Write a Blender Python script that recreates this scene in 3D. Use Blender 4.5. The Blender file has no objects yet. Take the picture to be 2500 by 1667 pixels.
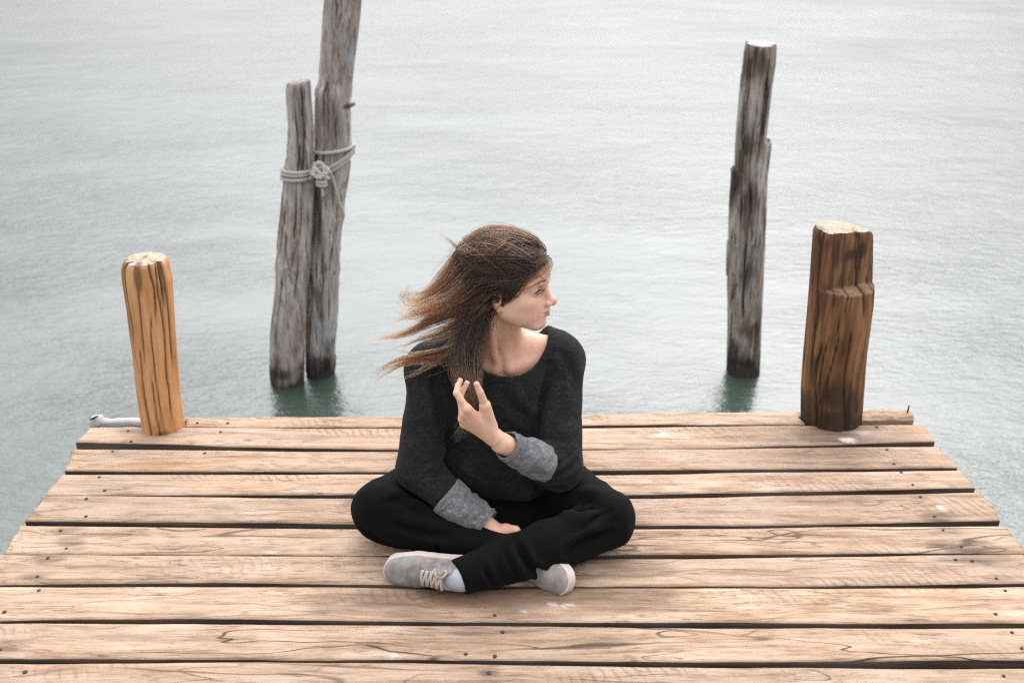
import bpy, math, random
import numpy as np
from mathutils import Vector, Matrix, Euler

random.seed(7)
rng = np.random.default_rng(11)
scene = bpy.context.scene
COL = scene.collection

# ------------------------------------------------------------------ camera
CAM_H = 1.60
PITCH = math.radians(25.7)            # the horizon lies far above the frame
FPX = 2500 * 35.0 / 36.0
cam_data = bpy.data.cameras.new('camera')
cam_data.sensor_width = 36.0
cam_data.lens = 35.0
cam_data.clip_start = 0.05
cam_data.clip_end = 5000.0
cam_data.dof.use_dof = True
cam_data.dof.focus_distance = 2.46
cam_data.dof.aperture_fstop = 3.0
cam = bpy.data.objects.new('camera', cam_data)
COL.objects.link(cam)
cam.location = (0, 0, CAM_H)
cam.rotation_euler = (math.radians(90) - PITCH, 0, 0)
scene.camera = cam

# ------------------------------------------------------------------ world: bright overcast sky
SUN_EL, SUN_AZ = math.radians(56), math.radians(22)
world = bpy.data.worlds.new('World')
scene.world = world
world.use_nodes = True
wt = world.node_tree
wt.nodes.clear()


def node(nt, kind, ins=None, **attrs):
    n = nt.nodes.new(kind)
    for k, v in attrs.items():
        setattr(n, k, v)
    for k, v in (ins or {}).items():
        s = n.inputs[k]
        if isinstance(v, bpy.types.NodeSocket):
            nt.links.new(v, s)
        elif isinstance(v, bpy.types.Node):
            nt.links.new(v.outputs[0], s)
        else:
            s.default_value = v
    return n


def math_n(nt, op, a, b=0.0, c=0.0, clamp=False):
    return node(nt, 'ShaderNodeMath', {0: a, 1: b, 2: c}, operation=op, use_clamp=clamp).outputs[0]


def remap(nt, v, a, b, c=0.0, d=1.0, smooth=False):
    return node(nt, 'ShaderNodeMapRange', {0: v, 1: a, 2: b, 3: c, 4: d},
                interpolation_type='SMOOTHSTEP' if smooth else 'LINEAR').outputs[0]


def mixc(nt, f, a, b, mode='MIX'):
    n = node(nt, 'ShaderNodeMix', data_type='RGBA', blend_type=mode)
    for idx, v in ((0, f), (6, a), (7, b)):
        if isinstance(v, bpy.types.NodeSocket):
            nt.links.new(v, n.inputs[idx])
        elif idx == 0:
            n.inputs[0].default_value = v
        else:
            n.inputs[idx].default_value = (*v, 1) if len(v) == 3 else v
    return n.outputs[2]


def ramp(nt, fac, stops, interp='LINEAR'):
    n = node(nt, 'ShaderNodeValToRGB', {0: fac})
    cr = n.color_ramp
    cr.interpolation = interp
    while len(cr.elements) < len(stops):
        cr.elements.new(0.5)
    for e, (p, c) in zip(cr.elements, stops):
        e.position = p
        e.color = (*c, 1) if len(c) == 3 else (c, c, c, 1)
    return n.outputs[0]


def noise(nt, vec, scale=1.0, detail=4.0, rough=0.55, dist=0.0, out=0):
    return node(nt, 'ShaderNodeTexNoise', {'Vector': vec, 'Scale': scale, 'Detail': detail,
                                           'Roughness': rough, 'Distortion': dist}).outputs[out]


def vscale(nt, vec, s):
    return node(nt, 'ShaderNodeVectorMath', {0: vec, 1: s}, operation='MULTIPLY').outputs[0]


def vadd(nt, a, b):
    return node(nt, 'ShaderNodeVectorMath', {0: a, 1: b}, operation='ADD').outputs[0]


tc = node(wt, 'ShaderNodeTexCoord')
sky = node(wt, 'ShaderNodeTexSky', sky_type='NISHITA', sun_disc=False, sun_elevation=SUN_EL,
           sun_rotation=SUN_AZ, air_density=1.2, dust_density=1.0, ozone_density=1.0)
hsv = node(wt, 'ShaderNodeHueSaturation', {'Saturation': 0.08, 'Color': sky})
# the cloud deck: thinnest and brightest over the lake ahead, thicker to the sides and behind
GLOW = Vector((-0.02, 1.0, 0.62)).normalized()
dt = node(wt, 'ShaderNodeVectorMath', {0: tc.outputs['Generated'], 1: GLOW}, operation='DOT_PRODUCT')
glow = remap(wt, dt.outputs['Value'], 0.78, 0.985, 0.0, 1.0, True)
cl = noise(wt, vscale(wt, tc.outputs['Generated'], (1.6, 1.6, 4.0)), 1.7, 5.0)
clouds = remap(wt, cl, 0.3, 0.7, 0.85, 1.15)
# an overcast sky is paler overhead than at the horizon
upz = node(wt, 'ShaderNodeSeparateXYZ', {0: tc.outputs['Generated']}).outputs[2]
elev = node(wt, 'ShaderNodeFloatCurve', {'Value': upz})
cu = elev.mapping.curves[0]
for xy in ((0.10, 0.158), (0.20, 0.262), (0.40, 0.64), (0.62, 0.85)):
    cu.points.new(*xy)
cu.points[0].location = (0, 0.15)
cu.points[-1].location = (1, 0.95)
elev.mapping.update()
fac = math_n(wt, 'MULTIPLY', math_n(wt, 'MULTIPLY_ADD', glow, 2.0, 2.55), clouds)
fac = math_n(wt, 'MULTIPLY', fac, math_n(wt, 'MULTIPLY', elev.outputs[0], 2.5))
skyc = node(wt, 'ShaderNodeVectorMath', {0: hsv, 3: fac}, operation='SCALE')
skyt = node(wt, 'ShaderNodeVectorMath', {0: skyc.outputs[0], 1: (1.025, 0.985, 1.0)}, operation='MULTIPLY')
bg = node(wt, 'ShaderNodeBackground', {'Color': skyt.outputs[0], 'Strength': 0.093})
wo = node(wt, 'ShaderNodeOutputWorld', {'Surface': bg})

# ------------------------------------------------------------------ sun behind thin cloud
sd = bpy.data.lights.new('sun', 'SUN')
sd.energy = 0.6
sd.angle = math.radians(60)
sd.color = (1.0, 0.955, 0.90)
sun = bpy.data.objects.new('sun', sd)
COL.objects.link(sun)
sdir = Vector((math.sin(SUN_AZ) * math.cos(SUN_EL), math.cos(SUN_AZ) * math.cos(SUN_EL), math.sin(SUN_EL)))
sun.rotation_euler = (-sdir).to_track_quat('-Z', 'Y').to_euler()

scene.view_settings.view_transform = 'Standard'
scene.view_settings.look = 'None'
scene.view_settings.exposure = 0.0
scene.view_settings.gamma = 1.0
scene.view_settings.use_curve_mapping = False
scene.cycles.use_denoising = False
scene.cycles.use_adaptive_sampling = False
scene.cycles.max_bounces = 8
scene.cycles.filter_width = 1.2


# ------------------------------------------------------------------ helpers
def at(px, py, Y):
    """World point at depth Y seen at photo pixel (px, py) of 2500 x 1667."""
    u, v = (px - 1250) / FPX, (py - 833.5) / FPX
    d = Vector((u, math.cos(PITCH) - v * math.sin(PITCH), -math.sin(PITCH) - v * math.cos(PITCH)))
    return Vector((0, 0, CAM_H)) + d * (Y / d.y)


def dp(px, py, Y):
    """The same for pixels of the 2352-wide view."""
    return at(px / 0.9408, py / 0.9408, Y)


def on_z(px, py, z):
    u, v = (px - 1250) / FPX, (py - 833.5) / FPX
    d = Vector((u, math.cos(PITCH) - v * math.sin(PITCH), -math.sin(PITCH) - v * math.cos(PITCH)))
    return Vector((0, 0, CAM_H)) + d * ((z - CAM_H) / d.z)


def link(o, parent=None):
    COL.objects.link(o)
    if parent is not None:
        o.parent = parent
    return o


def mesh_obj(name, verts, faces, mat=None, parent=None, smooth=True, mats=None, fmat=None):
    """verts (n,3) array, faces list/array -> ONE mesh object."""
    me = bpy.data.meshes.new(name)
    verts = np.asarray(verts, dtype=np.float32).reshape(-1, 3)
    if isinstance(faces, np.ndarray):
        k = faces.shape[1]
        nf = len(faces)
        me.vertices.add(len(verts))
        me.vertices.foreach_set('co', verts.ravel())
        me.loops.add(nf * k)
        me.loops.foreach_set('vertex_index', faces.astype(np.int32).ravel())
        me.polygons.add(nf)
        me.polygons.foreach_set('loop_start', np.arange(0, nf * k, k, dtype=np.int32))
        me.polygons.foreach_set('loop_total', np.full(nf, k, dtype=np.int32))
        me.update(calc_edges=True)
    else:
        me.from_pydata([tuple(map(float, v)) for v in verts], [], [tuple(map(int, f)) for f in faces])
        me.update()
    for m in (mats or ([mat] if mat else [])):
        me.materials.append(m)
    if fmat is not None:
        me.polygons.foreach_set('material_index', np.asarray(fmat, dtype=np.int32))
    me.polygons.foreach_set('use_smooth', np.full(len(me.polygons), smooth))
    me.validate()
    o = bpy.data.objects.new(name, me)
    return link(o, parent)


def empty(name, loc=(0, 0, 0)):
    o = bpy.data.objects.new(name, None)
    o.empty_display_size = 0.1
    COL.objects.link(o)
    o.location = loc
    return o


def tag(o, label=None, cat=None, group=None, kind=None):
    for k, v in (('label', label), ('category', cat), ('group', group), ('kind', kind)):
        if v:
            o[k] = v
    return o


class MB:
    """Collects shapes into one mesh."""

    def __init__(self):
        self.v, self.f, self.m = [], [], []

    def add(self, vs, fs, mi=0):
        b = len(self.v)
        self.v += [tuple(map(float, p)) for p in vs]
        self.f += [tuple(i + b for i in f) for f in fs]
        self.m += [mi] * len(fs)

    def tube(self, pts, rad, seg=8, caps=True, mi=0, flat=None):
        """pts polyline, rad number or list; flat = (normal, ratio) squashes the section."""
        pts = [Vector(p) for p in pts]
        n = len(pts)
        rad = [rad] * n if isinstance(rad, (int, float)) else rad
        t0 = (pts[1] - pts[0]).normalized()
        ref = Vector((0, 0, 1)) if abs(t0.z) < 0.9 else Vector((1, 0, 0))
        nrm = t0.cross(ref).normalized()
        vs = []
        for i in range(n):
            t = (pts[min(i + 1, n - 1)] - pts[max(i - 1, 0)]).normalized()
            nrm = (nrm - t * nrm.dot(t)).normalized()
            bi = t.cross(nrm)
            for k in range(seg):
                a = 2 * math.pi * k / seg
                off = nrm * math.cos(a) + bi * math.sin(a)
                if flat:
                    fn = flat[0]
                    off = off - fn * off.dot(fn) * (1 - flat[1])
                vs.append(pts[i] + off * rad[i])
        fs = []
        for i in range(n - 1):
            for k in range(seg):
                a, b = i * seg + k, i * seg + (k + 1) % seg
                fs.append((a, b, b + seg, a + seg))
        if caps:
            fs.append(tuple(range(seg - 1, -1, -1)))
            fs.append(tuple(range((n - 1) * seg, n * seg)))
        self.add(vs, fs, mi)

    def build(self, name, mat, parent=None, smooth=True):
        mats = mat if isinstance(mat, list) else [mat]
        return mesh_obj(name, self.v, self.f, parent=parent, smooth=smooth, mats=mats, fmat=self.m)


def catmull(pts, n):
    """n samples on a Catmull-Rom spline through pts (array k,3)."""
    P = np.asarray([tuple(p) for p in pts], dtype=float)
    P = np.vstack([2 * P[0] - P[1], P, 2 * P[-1] - P[-2]])
    t = np.linspace(0, len(P) - 3 - 1e-6, n)
    i = t.astype(int)
    u = (t - i)[:, None]
    p0, p1, p2, p3 = P[i], P[i + 1], P[i + 2], P[i + 3]
    return 0.5 * ((2 * p1) + (-p0 + p2) * u + (2 * p0 - 5 * p1 + 4 * p2 - p3) * u ** 2 + (-p0 + 3 * p1 - 3 * p2 + p3) * u ** 3)


def _hash(ix, iy, iz, seed):
    h = (ix * 374761393 + iy * 668265263 + iz * 2147483647 + seed * 1274126177) & 0xFFFFFFFF
    h = ((h ^ (h >> 13)) * 1274126177) & 0xFFFFFFFF
    h = ((h ^ (h >> 16)) * 2246822519) & 0xFFFFFFFF
    return ((h ^ (h >> 15)) & 0xFFFFFF) / float(0xFFFFFF)


def vnoise(p, seed=0):
    """Value noise in [-1, 1] for points (n, 3)."""
    p = np.asarray(p, dtype=float)
    i = np.floor(p).astype(np.int64)
    f = p - i
    f = f * f * (3 - 2 * f)
    r = 0
    for dx in (0, 1):
        for dy in (0, 1):
            for dz in (0, 1):
                w = (f[:, 0] if dx else 1 - f[:, 0]) * (f[:, 1] if dy else 1 - f[:, 1]) * (f[:, 2] if dz else 1 - f[:, 2])
                r = r + w * _hash(i[:, 0] + dx, i[:, 1] + dy, i[:, 2] + dz, seed)
    return r * 2 - 1


def fbm(p, octv=4, seed=0, gain=0.5):
    p = np.asarray(p, dtype=float)
    s, a = 0, 1.0
    for o in range(octv):
        s = s + a * vnoise(p * 2 ** o + 17.3 * o, seed + o)
        a *= gain
    return s


def new_mat(name):
    m = bpy.data.materials.new(name)
    m.use_nodes = True
    nt = m.node_tree
    nt.nodes.clear()
    bs = node(nt, 'ShaderNodeBsdfPrincipled')
    node(nt, 'ShaderNodeOutputMaterial', {'Surface': bs})
    return m, nt, bs


def set_in(nt, bs, **kw):
    names = {'color': 'Base Color', 'rough': 'Roughness', 'normal': 'Normal', 'spec': 'Specular IOR Level',
             'ior': 'IOR', 'sss': 'Subsurface Weight', 'sheen': 'Sheen Weight', 'metal': 'Metallic'}
    for k, v in kw.items():
        s = bs.inputs[names[k]]
        if isinstance(v, bpy.types.NodeSocket):
            nt.links.new(v, s)
        elif k == 'color':
            s.default_value = (*v, 1)
        else:
            s.default_value = v


def bump(nt, h, strength=0.3, dist=0.01, normal=None):
    ins = {'Height': h, 'Strength': strength, 'Distance': dist}
    if normal is not None:
        ins['Normal'] = normal
    return node(nt, 'ShaderNodeBump', ins).outputs[0]


# ------------------------------------------------------------------ water
WATER_Z = -0.70


def mat_water():
    m, nt, bs = new_mat('lake_water')
    geo = node(nt, 'ShaderNodeNewGeometry')
    pos = geo.outputs['Position']
    wob = noise(nt, pos, 0.8, 3.0, out=1)
    p = vadd(nt, pos, vscale(nt, wob, (0.35, 0.35, 0)))
    rot = node(nt, 'ShaderNodeMapping', {'Vector': p, 'Rotation': (0, 0, math.radians(-14)), 'Scale': (1.0, 2.6, 1.0)})
    n1 = noise(nt, rot.outputs[0], 9.0, 4.0, 0.6)
    n2 = noise(nt, rot.outputs[0], 26.0, 3.0, 0.6)
    n3 = noise(nt, vscale(nt, p, (1, 1.5, 1)), 2.0, 2.0)
    n4 = noise(nt, rot.outputs[0], 70.0, 2.0, 0.6)
    patch = remap(nt, noise(nt, vscale(nt, pos, (0.5, 1.0, 1)), 0.9, 3.0), 0.35, 0.65, 0.40, 1.35)
    h = math_n(nt, 'MULTIPLY_ADD', n1, 0.0095, math_n(nt, 'MULTIPLY', n2, 0.0030))
    h = math_n(nt, 'MULTIPLY_ADD', n4, 0.0006, h)
    h = math_n(nt, 'MULTIPLY', h, patch)
    h = math_n(nt, 'MULTIPLY_ADD', n3, 0.008, h)
    murk = noise(nt, pos, 0.7, 3.0)
    colr = mixc(nt, remap(nt, murk, 0.35, 0.65), (0.028, 0.049, 0.037), (0.044, 0.069, 0.053))
    set_in(nt, bs, color=colr, rough=0.20, ior=1.7, normal=bump(nt, h, 0.85, 1.0))
    return m


R = 1500.0
wv, wf = [], []
rings = [0.0, 6, 15, 40, 120, 400, R]
wv.append((0, 4, WATER_Z))
for r in rings[1:]:
    for k in range(48):
        a = 2 * math.pi * k / 48
        wv.append((r * math.cos(a), 4 + r * math.sin(a), WATER_Z))
for k in range(48):
    wf.append((0, 1 + k, 1 + (k + 1) % 48))
for i in range(len(rings) - 2):
    for k in range(48):
        a, b = 1 + i * 48 + k, 1 + i * 48 + (k + 1) % 48
        wf.append((a, a + 48, b + 48, b))
water = mesh_obj('water', wv, wf, mat_water(), smooth=True)
tag(water, 'pale grey-green rippled lake water around the jetty', 'water', kind='structure')
# ------------------------------------------------------------------ wood materials
def mat_plank():
    m, nt, bs = new_mat('pale_planks')
    tcn = node(nt, 'ShaderNodeTexCoord')
    oi = node(nt, 'ShaderNodeObjectInfo')
    rnd = oi.outputs['Random']
    off = node(nt, 'ShaderNodeCombineXYZ', {0: math_n(nt, 'MULTIPLY', rnd, 37.0), 1: math_n(nt, 'MULTIPLY', rnd, 91.0),
                                            2: math_n(nt, 'MULTIPLY', rnd, 53.0)})
    p0 = vadd(nt, tcn.outputs['Object'], off)
    # wavy grain: bend the cross-board coordinate
    w = noise(nt, vscale(nt, p0, (1.6, 4.0, 4.0)), 1.0, 3.0, out=1)
    p = vadd(nt, p0, vscale(nt, w, (0.0, 0.055, 0.03)))
    fine = noise(nt, vscale(nt, p, (14, 230, 90)), 1.0, 5.0, 0.65)
    mid = noise(nt, vscale(nt, p, (3.2, 44, 20)), 1.0, 6.0, 0.68)
    blot = noise(nt, vscale(nt, p0, (5.5, 13, 8)), 1.0, 5.0, 0.68)
    tone = noise(nt, vscale(nt, p0, (0.7, 1.5, 1.5)), 1.0, 3.0)
    v = math_n(nt, 'ADD', math_n(nt, 'MULTIPLY', fine, 0.30), math_n(nt, 'ADD', math_n(nt, 'MULTIPLY', mid, 0.45), math_n(nt, 'MULTIPLY', blot, 0.30)))
    col = ramp(nt, v, [(0.37, (0.112, 0.067, 0.040)), (0.45, (0.255, 0.164, 0.103)), (0.52, (0.378, 0.265, 0.182)), (0.64, (0.505, 0.393, 0.305))])
    # every board has its own tone
    tv = remap(nt, math_n(nt, 'FRACT', math_n(nt, 'MULTIPLY', rnd, 7.31)), 0, 1, 0.86, 1.10)
    col = mixc(nt, 1.0, col, node(nt, 'ShaderNodeCombineColor', {0: tv, 1: tv, 2: math_n(nt, 'MULTIPLY', tv, 0.97)}).outputs[0], 'MULTIPLY')
    # greyer and rustier areas
    col = mixc(nt, remap(nt, tone, 0.42, 0.68, 0, 0.35), col, (0.42, 0.335, 0.27))
    col = mixc(nt, remap(nt, noise(nt, vscale(nt, p0, (2.2, 9, 5)), 1.0, 3.0), 0.56, 0.75, 0, 0.45), col, (0.40, 0.215, 0.115))
    # short dark weathered flecks along the grain
    fl = noise(nt, vscale(nt, p, (20, 130, 60)), 1.0, 4.0, 0.7)
    flm = noise(nt, vscale(nt, p0, (4.0, 16, 8)), 1.0, 3.0)
    fleck = math_n(nt, 'MULTIPLY', remap(nt, fl, 0.54, 0.64, 0, 1), remap(nt, flm, 0.42, 0.60, 0, 1))
    col = mixc(nt, math_n(nt, 'MULTIPLY', fleck, 0.75), col, (0.13, 0.075, 0.045))
    # curved saw feathering
    wv_ = node(nt, 'ShaderNodeTexWave', {'Vector': vadd(nt, vscale(nt, p0, (1.0, 0.55, 0.5)), vscale(nt, w, (0.10, 0.05, 0))),
                                         'Scale': 24.0, 'Distortion': 5.0, 'Detail': 3.0, 'Detail Scale': 1.6}, wave_type='BANDS', bands_direction='DIAGONAL')
    fm = remap(nt, noise(nt, vscale(nt, p0, (2.3, 9, 6)), 1.0, 2.0), 0.55, 0.70, 0, 1)
    feath = math_n(nt, 'MULTIPLY', remap(nt, wv_.outputs['Fac'], 0.68, 0.95, 0, 1), fm)
    col = mixc(nt, math_n(nt, 'MULTIPLY', feath, 0.50), col, (0.17, 0.095, 0.05))
    # long drying cracks: iso-lines of a stretched noise
    cn = noise(nt, vscale(nt, vadd(nt, p0, vscale(nt, w, (0.0, 0.06, 0))), (1.1, 9.0, 4.0)), 1.0, 1.5, 0.4)
    cd = math_n(nt, 'ABSOLUTE', math_n(nt, 'SUBTRACT', cn, 0.5))
    cn2 = noise(nt, vscale(nt, vadd(nt, p0, vscale(nt, w, (0.02, 0.09, 0))), (2.3, 15.0, 6.0)), 1.0, 2.0, 0.45)
    cd = math_n(nt, 'MINIMUM', cd, math_n(nt, 'MULTIPLY', math_n(nt, 'ABSOLUTE', math_n(nt, 'SUBTRACT', cn2, 0.53)), 1.3))
    cm = remap(nt, noise(nt, vscale(nt, p0, (1.7, 5, 5)), 1.0, 1.0), 0.42, 0.54, 0, 1)
    crack = math_n(nt, 'MULTIPLY', remap(nt, cd, 0.003, 0.013, 1, 0), cm)
    attr = node(nt, 'ShaderNodeAttribute', attribute_name='cracked', attribute_type='OBJECT')
    crack = math_n(nt, 'MULTIPLY', crack, attr.outputs['Fac'])
    col = mixc(nt, math_n(nt, 'MULTIPLY', crack, 0.9), col, (0.045, 0.03, 0.02))
    # bleached scuffs and droppings
    sc = remap(nt, noise(nt, vscale(nt, p0, (7, 30, 12)), 1.0, 4.0, 0.6), 0.66, 0.76, 0, 0.30)
    col = mixc(nt, sc, col, (0.70, 0.66, 0.60))
    # stains painted as vertex colour: R rust/dirt round the nails, G damp wood plus the sitter's painted contact shadow, B chalky white
    st = node(nt, 'ShaderNodeVertexColor', layer_name='stain_or_shade')
    sp = node(nt, 'ShaderNodeSeparateColor', {0: st.outputs['Color']})
    sn = remap(nt, noise(nt, vscale(nt, p, (8, 60, 30)), 1.0, 4.0), 0.30, 0.62, 0.35, 1.0)
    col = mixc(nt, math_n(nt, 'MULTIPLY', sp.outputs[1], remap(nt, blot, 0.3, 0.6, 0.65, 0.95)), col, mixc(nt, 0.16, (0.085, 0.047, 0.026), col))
    col = mixc(nt, math_n(nt, 'MULTIPLY', sp.outputs[0], sn), col, (0.055, 0.040, 0.032))
    wn = remap(nt, noise(nt, vscale(nt, p0, (45, 160, 60)), 1.0, 4.0, 0.6), 0.40, 0.56, 0.25, 1.0)
    col = mixc(nt, math_n(nt, 'MULTIPLY', sp.outputs[2], wn), col, (0.68, 0.66, 0.62))
    h = math_n(nt, 'SUBTRACT', math_n(nt, 'MULTIPLY_ADD', mid, 0.7, fine), math_n(nt, 'MULTIPLY_ADD', crack, 1.2, math_n(nt, 'MULTIPLY', feath, 0.3)))
    rgh = remap(nt, sp.outputs[1], 0, 1, 0.78, 0.60)
    set_in(nt, bs, color=col, rough=rgh, spec=0.30, normal=bump(nt, h, 0.8, 0.003))
    return m


def mat_plank_edge():
    m, nt, bs = new_mat('dark_plank_edges')  # side faces browner and darker than the board tops
    tcn = node(nt, 'ShaderNodeTexCoord')
    p = vscale(nt, tcn.outputs['Object'], (3, 40, 60))
    v = noise(nt, p, 1.0, 5.0, 0.6)
    b = noise(nt, vscale(nt, tcn.outputs['Object'], (2, 4, 4)), 1.0, 2.0)
    col = ramp(nt, v, [(0.35, (0.035, 0.023, 0.017)), (0.55, (0.085, 0.058, 0.042)), (0.72, (0.16, 0.115, 0.085))])
    col = mixc(nt, remap(nt, b, 0.5, 0.7, 0, 0.5), col, (0.15, 0.125, 0.11))
    set_in(nt, bs, color=col, rough=0.85, normal=bump(nt, v, 0.5, 0.004))
    return m


def mat_simple(name, col, rough=0.7, metal=0.0, var=0.25, scale=30, bmp=0.2, spec=0.4):
    m, nt, bs = new_mat(name)
    tcn = node(nt, 'ShaderNodeTexCoord')
    v = noise(nt, tcn.outputs['Object'], scale, 4.0, 0.6)
    c = ramp(nt, v, [(0.3, tuple(x * (1 - var) for x in col)), (0.7, tuple(min(1, x * (1 + var)) for x in col))])
    set_in(nt, bs, color=c, rough=rough, metal=metal, spec=spec, normal=bump(nt, v, bmp, 0.002))
    return m


M_PLANK, M_EDGE = mat_plank(), mat_plank_edge()
M_NAIL = mat_simple('rusty_nail', (0.085, 0.055, 0.040), 0.75, 0.6, 0.5, 300)
M_BEAM = mat_simple('dark_wet_timber', (0.06, 0.045, 0.035), 0.85, 0, 0.4, 12)

# ------------------------------------------------------------------ jetty
# each board: stations (photo x, back-edge y, front-edge y) along its length, far board first
BOARDS = [
    [(462, 1022, 1042), (900, 1021, 1043), (1250, 1020, 1043), (1600, 1015, 1037), (1955, 1013, 1036)],
    [(197, 1042, 1078), (520, 1043, 1087), (900, 1045, 1096), (1250, 1045, 1097), (1600, 1041, 1094), (1900, 1037, 1088), (2265, 1035, 1076)],
    [(168, 1095, 1148), (500, 1097, 1149), (900, 1100, 1150), (1250, 1101, 1150), (1600, 1096, 1147), (2000, 1092, 1145), (2308, 1089, 1142)],
    [(128, 1156, 1208), (500, 1157, 1207), (900, 1158, 1207), (1250, 1158, 1207), (1600, 1157, 1205), (2000, 1151, 1199), (2357, 1147, 1191)],
    [(82, 1209, 1271), (500, 1212, 1274), (900, 1215, 1277), (1250, 1217, 1280), (1600, 1216, 1282), (2000, 1207, 1278), (2410, 1200, 1269)],
    [(25, 1280, 1350), (500, 1286, 1353), (900, 1290, 1354), (1250, 1292, 1354), (1600, 1291, 1353), (2000, 1286, 1351), (2470, 1283, 1349)],
    [(-30, 1352, 1428), (450, 1355, 1420), (900, 1357, 1425), (1250, 1360, 1428), (1600, 1362, 1430), (2000, 1357, 1430), (2535, 1351, 1421)],
    [(-95, 1431, 1516), (400, 1430, 1508), (900, 1433, 1514), (1250, 1434, 1517), (1600, 1433, 1517), (2050, 1434, 1519), (2600, 1429, 1517)],
    [(-165, 1520, 1605), (400, 1521, 1607), (900, 1524, 1609), (1250, 1529, 1612), (1600, 1532, 1615), (2050, 1532, 1614), (2680, 1531, 1608)],
    [(-240, 1617, 1718), (400, 1616, 1716), (900, 1616, 1716), (1250, 1620, 1718), (1600, 1625, 1720), (2050, 1628, 1722), (2760, 1629, 1724)],
]
# nails: board -> photo pixels; and stains and painted shade (board, x, y, rx, ry, channel, amount)
NAILS = {
    0: [(482, 1033), (556, 1033), (2000, 1500)],
    1: [(313, 1052), (320, 1078), (539, 1055), (2140, 1042), (1240, 1062)],
    2: [(275, 1102), (500, 1106), (2165, 1099), (2182, 1134)],
    3: [(242, 1165), (256, 1198), (2200, 1155), (2228, 1185)],
    4: [(211, 1219), (210, 1262), (2247, 1213), (2282, 1261)],
    5: [(148, 1295), (162, 1339), (2302, 1295), (2347, 1335)],
    6: [(117, 1363), (92, 1408), (2333, 1366), (2373, 1369), (2432, 1412)],
    7: [(95, 1441), (11, 1493), (1208, 1502), (2454, 1441), (2431, 1498)],
    8: [(2, 1588), (1227, 1544), (1137, 1598), (1208, 1603), (2470, 1545), (2494, 1584)],
    9: [(1194, 1643), (62, 1640), (2450, 1650)],
}
STAINS_SHADE = [
    (4, 2285, 1260, 55, 14, 0, .75), (4, 2247, 1214, 25, 6, 0, .5), (5, 2345, 1333, 90, 15, 0, .85), (5, 2300, 1296, 60, 10, 0, .6),
    (6, 2350, 1367, 110, 12, 0, .8), (6, 2432, 1411, 40, 8, 0, .55), (5, 175, 1325, 40, 16, 0, .8), (5, 150, 1295, 45, 8, 0, .65),
    (6, 115, 1364, 40, 12, 0, .7), (6, 90, 1408, 45, 9, 0, .6), (1, 313, 1052, 30, 5, 0, .5), (1, 540, 1056, 40, 5, 0, .3),
    (8, 1160, 1546, 110, 7, 0, .75), (8, 6, 1586, 50, 16, 0, .75), (9, 1194, 1643, 30, 12, 0, .85), (3, 240, 1197, 60, 6, 0, .45),
    (8, 350, 1557, 190, 10, 0, .35), (7, 95, 1441, 25, 7, 0, .5), (2, 275, 1102, 22, 4, 0, .5), (2, 2182, 1134, 30, 5, 0, .45),
    (7, 2250, 1511, 40, 3, 0, .9), (1, 2130, 1045, 40, 9, 0, .45), (2, 2070, 1108, 80, 14, 0, .22),
    (1, 2030, 1062, 210, 24, 1, .75), (1, 1830, 1055, 150, 20, 1, .25), (2, 2000, 1110, 260, 30, 1, .25),
    (7, 1200, 1445, 420, 62, 1, .95), (7, 1010, 1462, 150, 55, 1, .7), (7, 1480, 1455, 190, 48, 1, .75), (8, 1270, 1560, 300, 42, 1, .30),  # damp wood, deepened with a painted contact shadow under the sitter
    (6, 1560, 1390, 85, 24, 1, .6), (1, 650, 1070, 140, 16, 1, .18),
    (4, 2300, 1241, 12, 6, 2, .9), (1, 2070, 1073, 15, 5, 2, .95), (1, 2110, 1057, 18, 5, 2, .3), (1, 1620, 1059, 9, 4, 2, .8), (1, 1930, 1064, 26, 5, 2, .18),
    (7, 1350, 1476, 13, 4, 2, .75), (7, 1374, 1482, 8, 3, 2, .75), (7, 1390, 1474, 13, 2, 2, .55), (7, 1266, 1491, 3, 2, 2, .7), (7, 1277, 1492, 3, 2, 2, .7),
    (7, 1265, 1460, 5, 2, 2, .7), (7, 1335, 1466, 6, 2, 2, .7), (8, 962, 1605, 11, 9, 2, .7), (5, 2230, 1288, 50, 2.5, 2, .6), (4, 640, 1268, 60, 3, 2, .25),
    (5, 1300, 1603, 9, 4, 2, .8), (0, 1985, 1018, 40, 5, 2, .6), (0, 1925, 1035, 14, 3, 2, .9),
]

# board ends (photo x at the back edge, at the front edge): left, right
ENDS = {1: ((217, 187), (2242, 2285)), 2: ((186, 151), (2297, 2331)), 3: ((150, 111), (2334, 2380)), 4: ((110, 59), (2395, 2440)),
        5: ((47, 2), (2446, 2499)), 6: ((0, -50), (2505, 2555))}
for b_, (l_, r_) in ENDS.items():
    s_ = BOARDS[b_]
    s_[0] = (l_[0],) + s_[0][1:]
    s_[-1] = (r_[0],) + s_[-1][1:]

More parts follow.
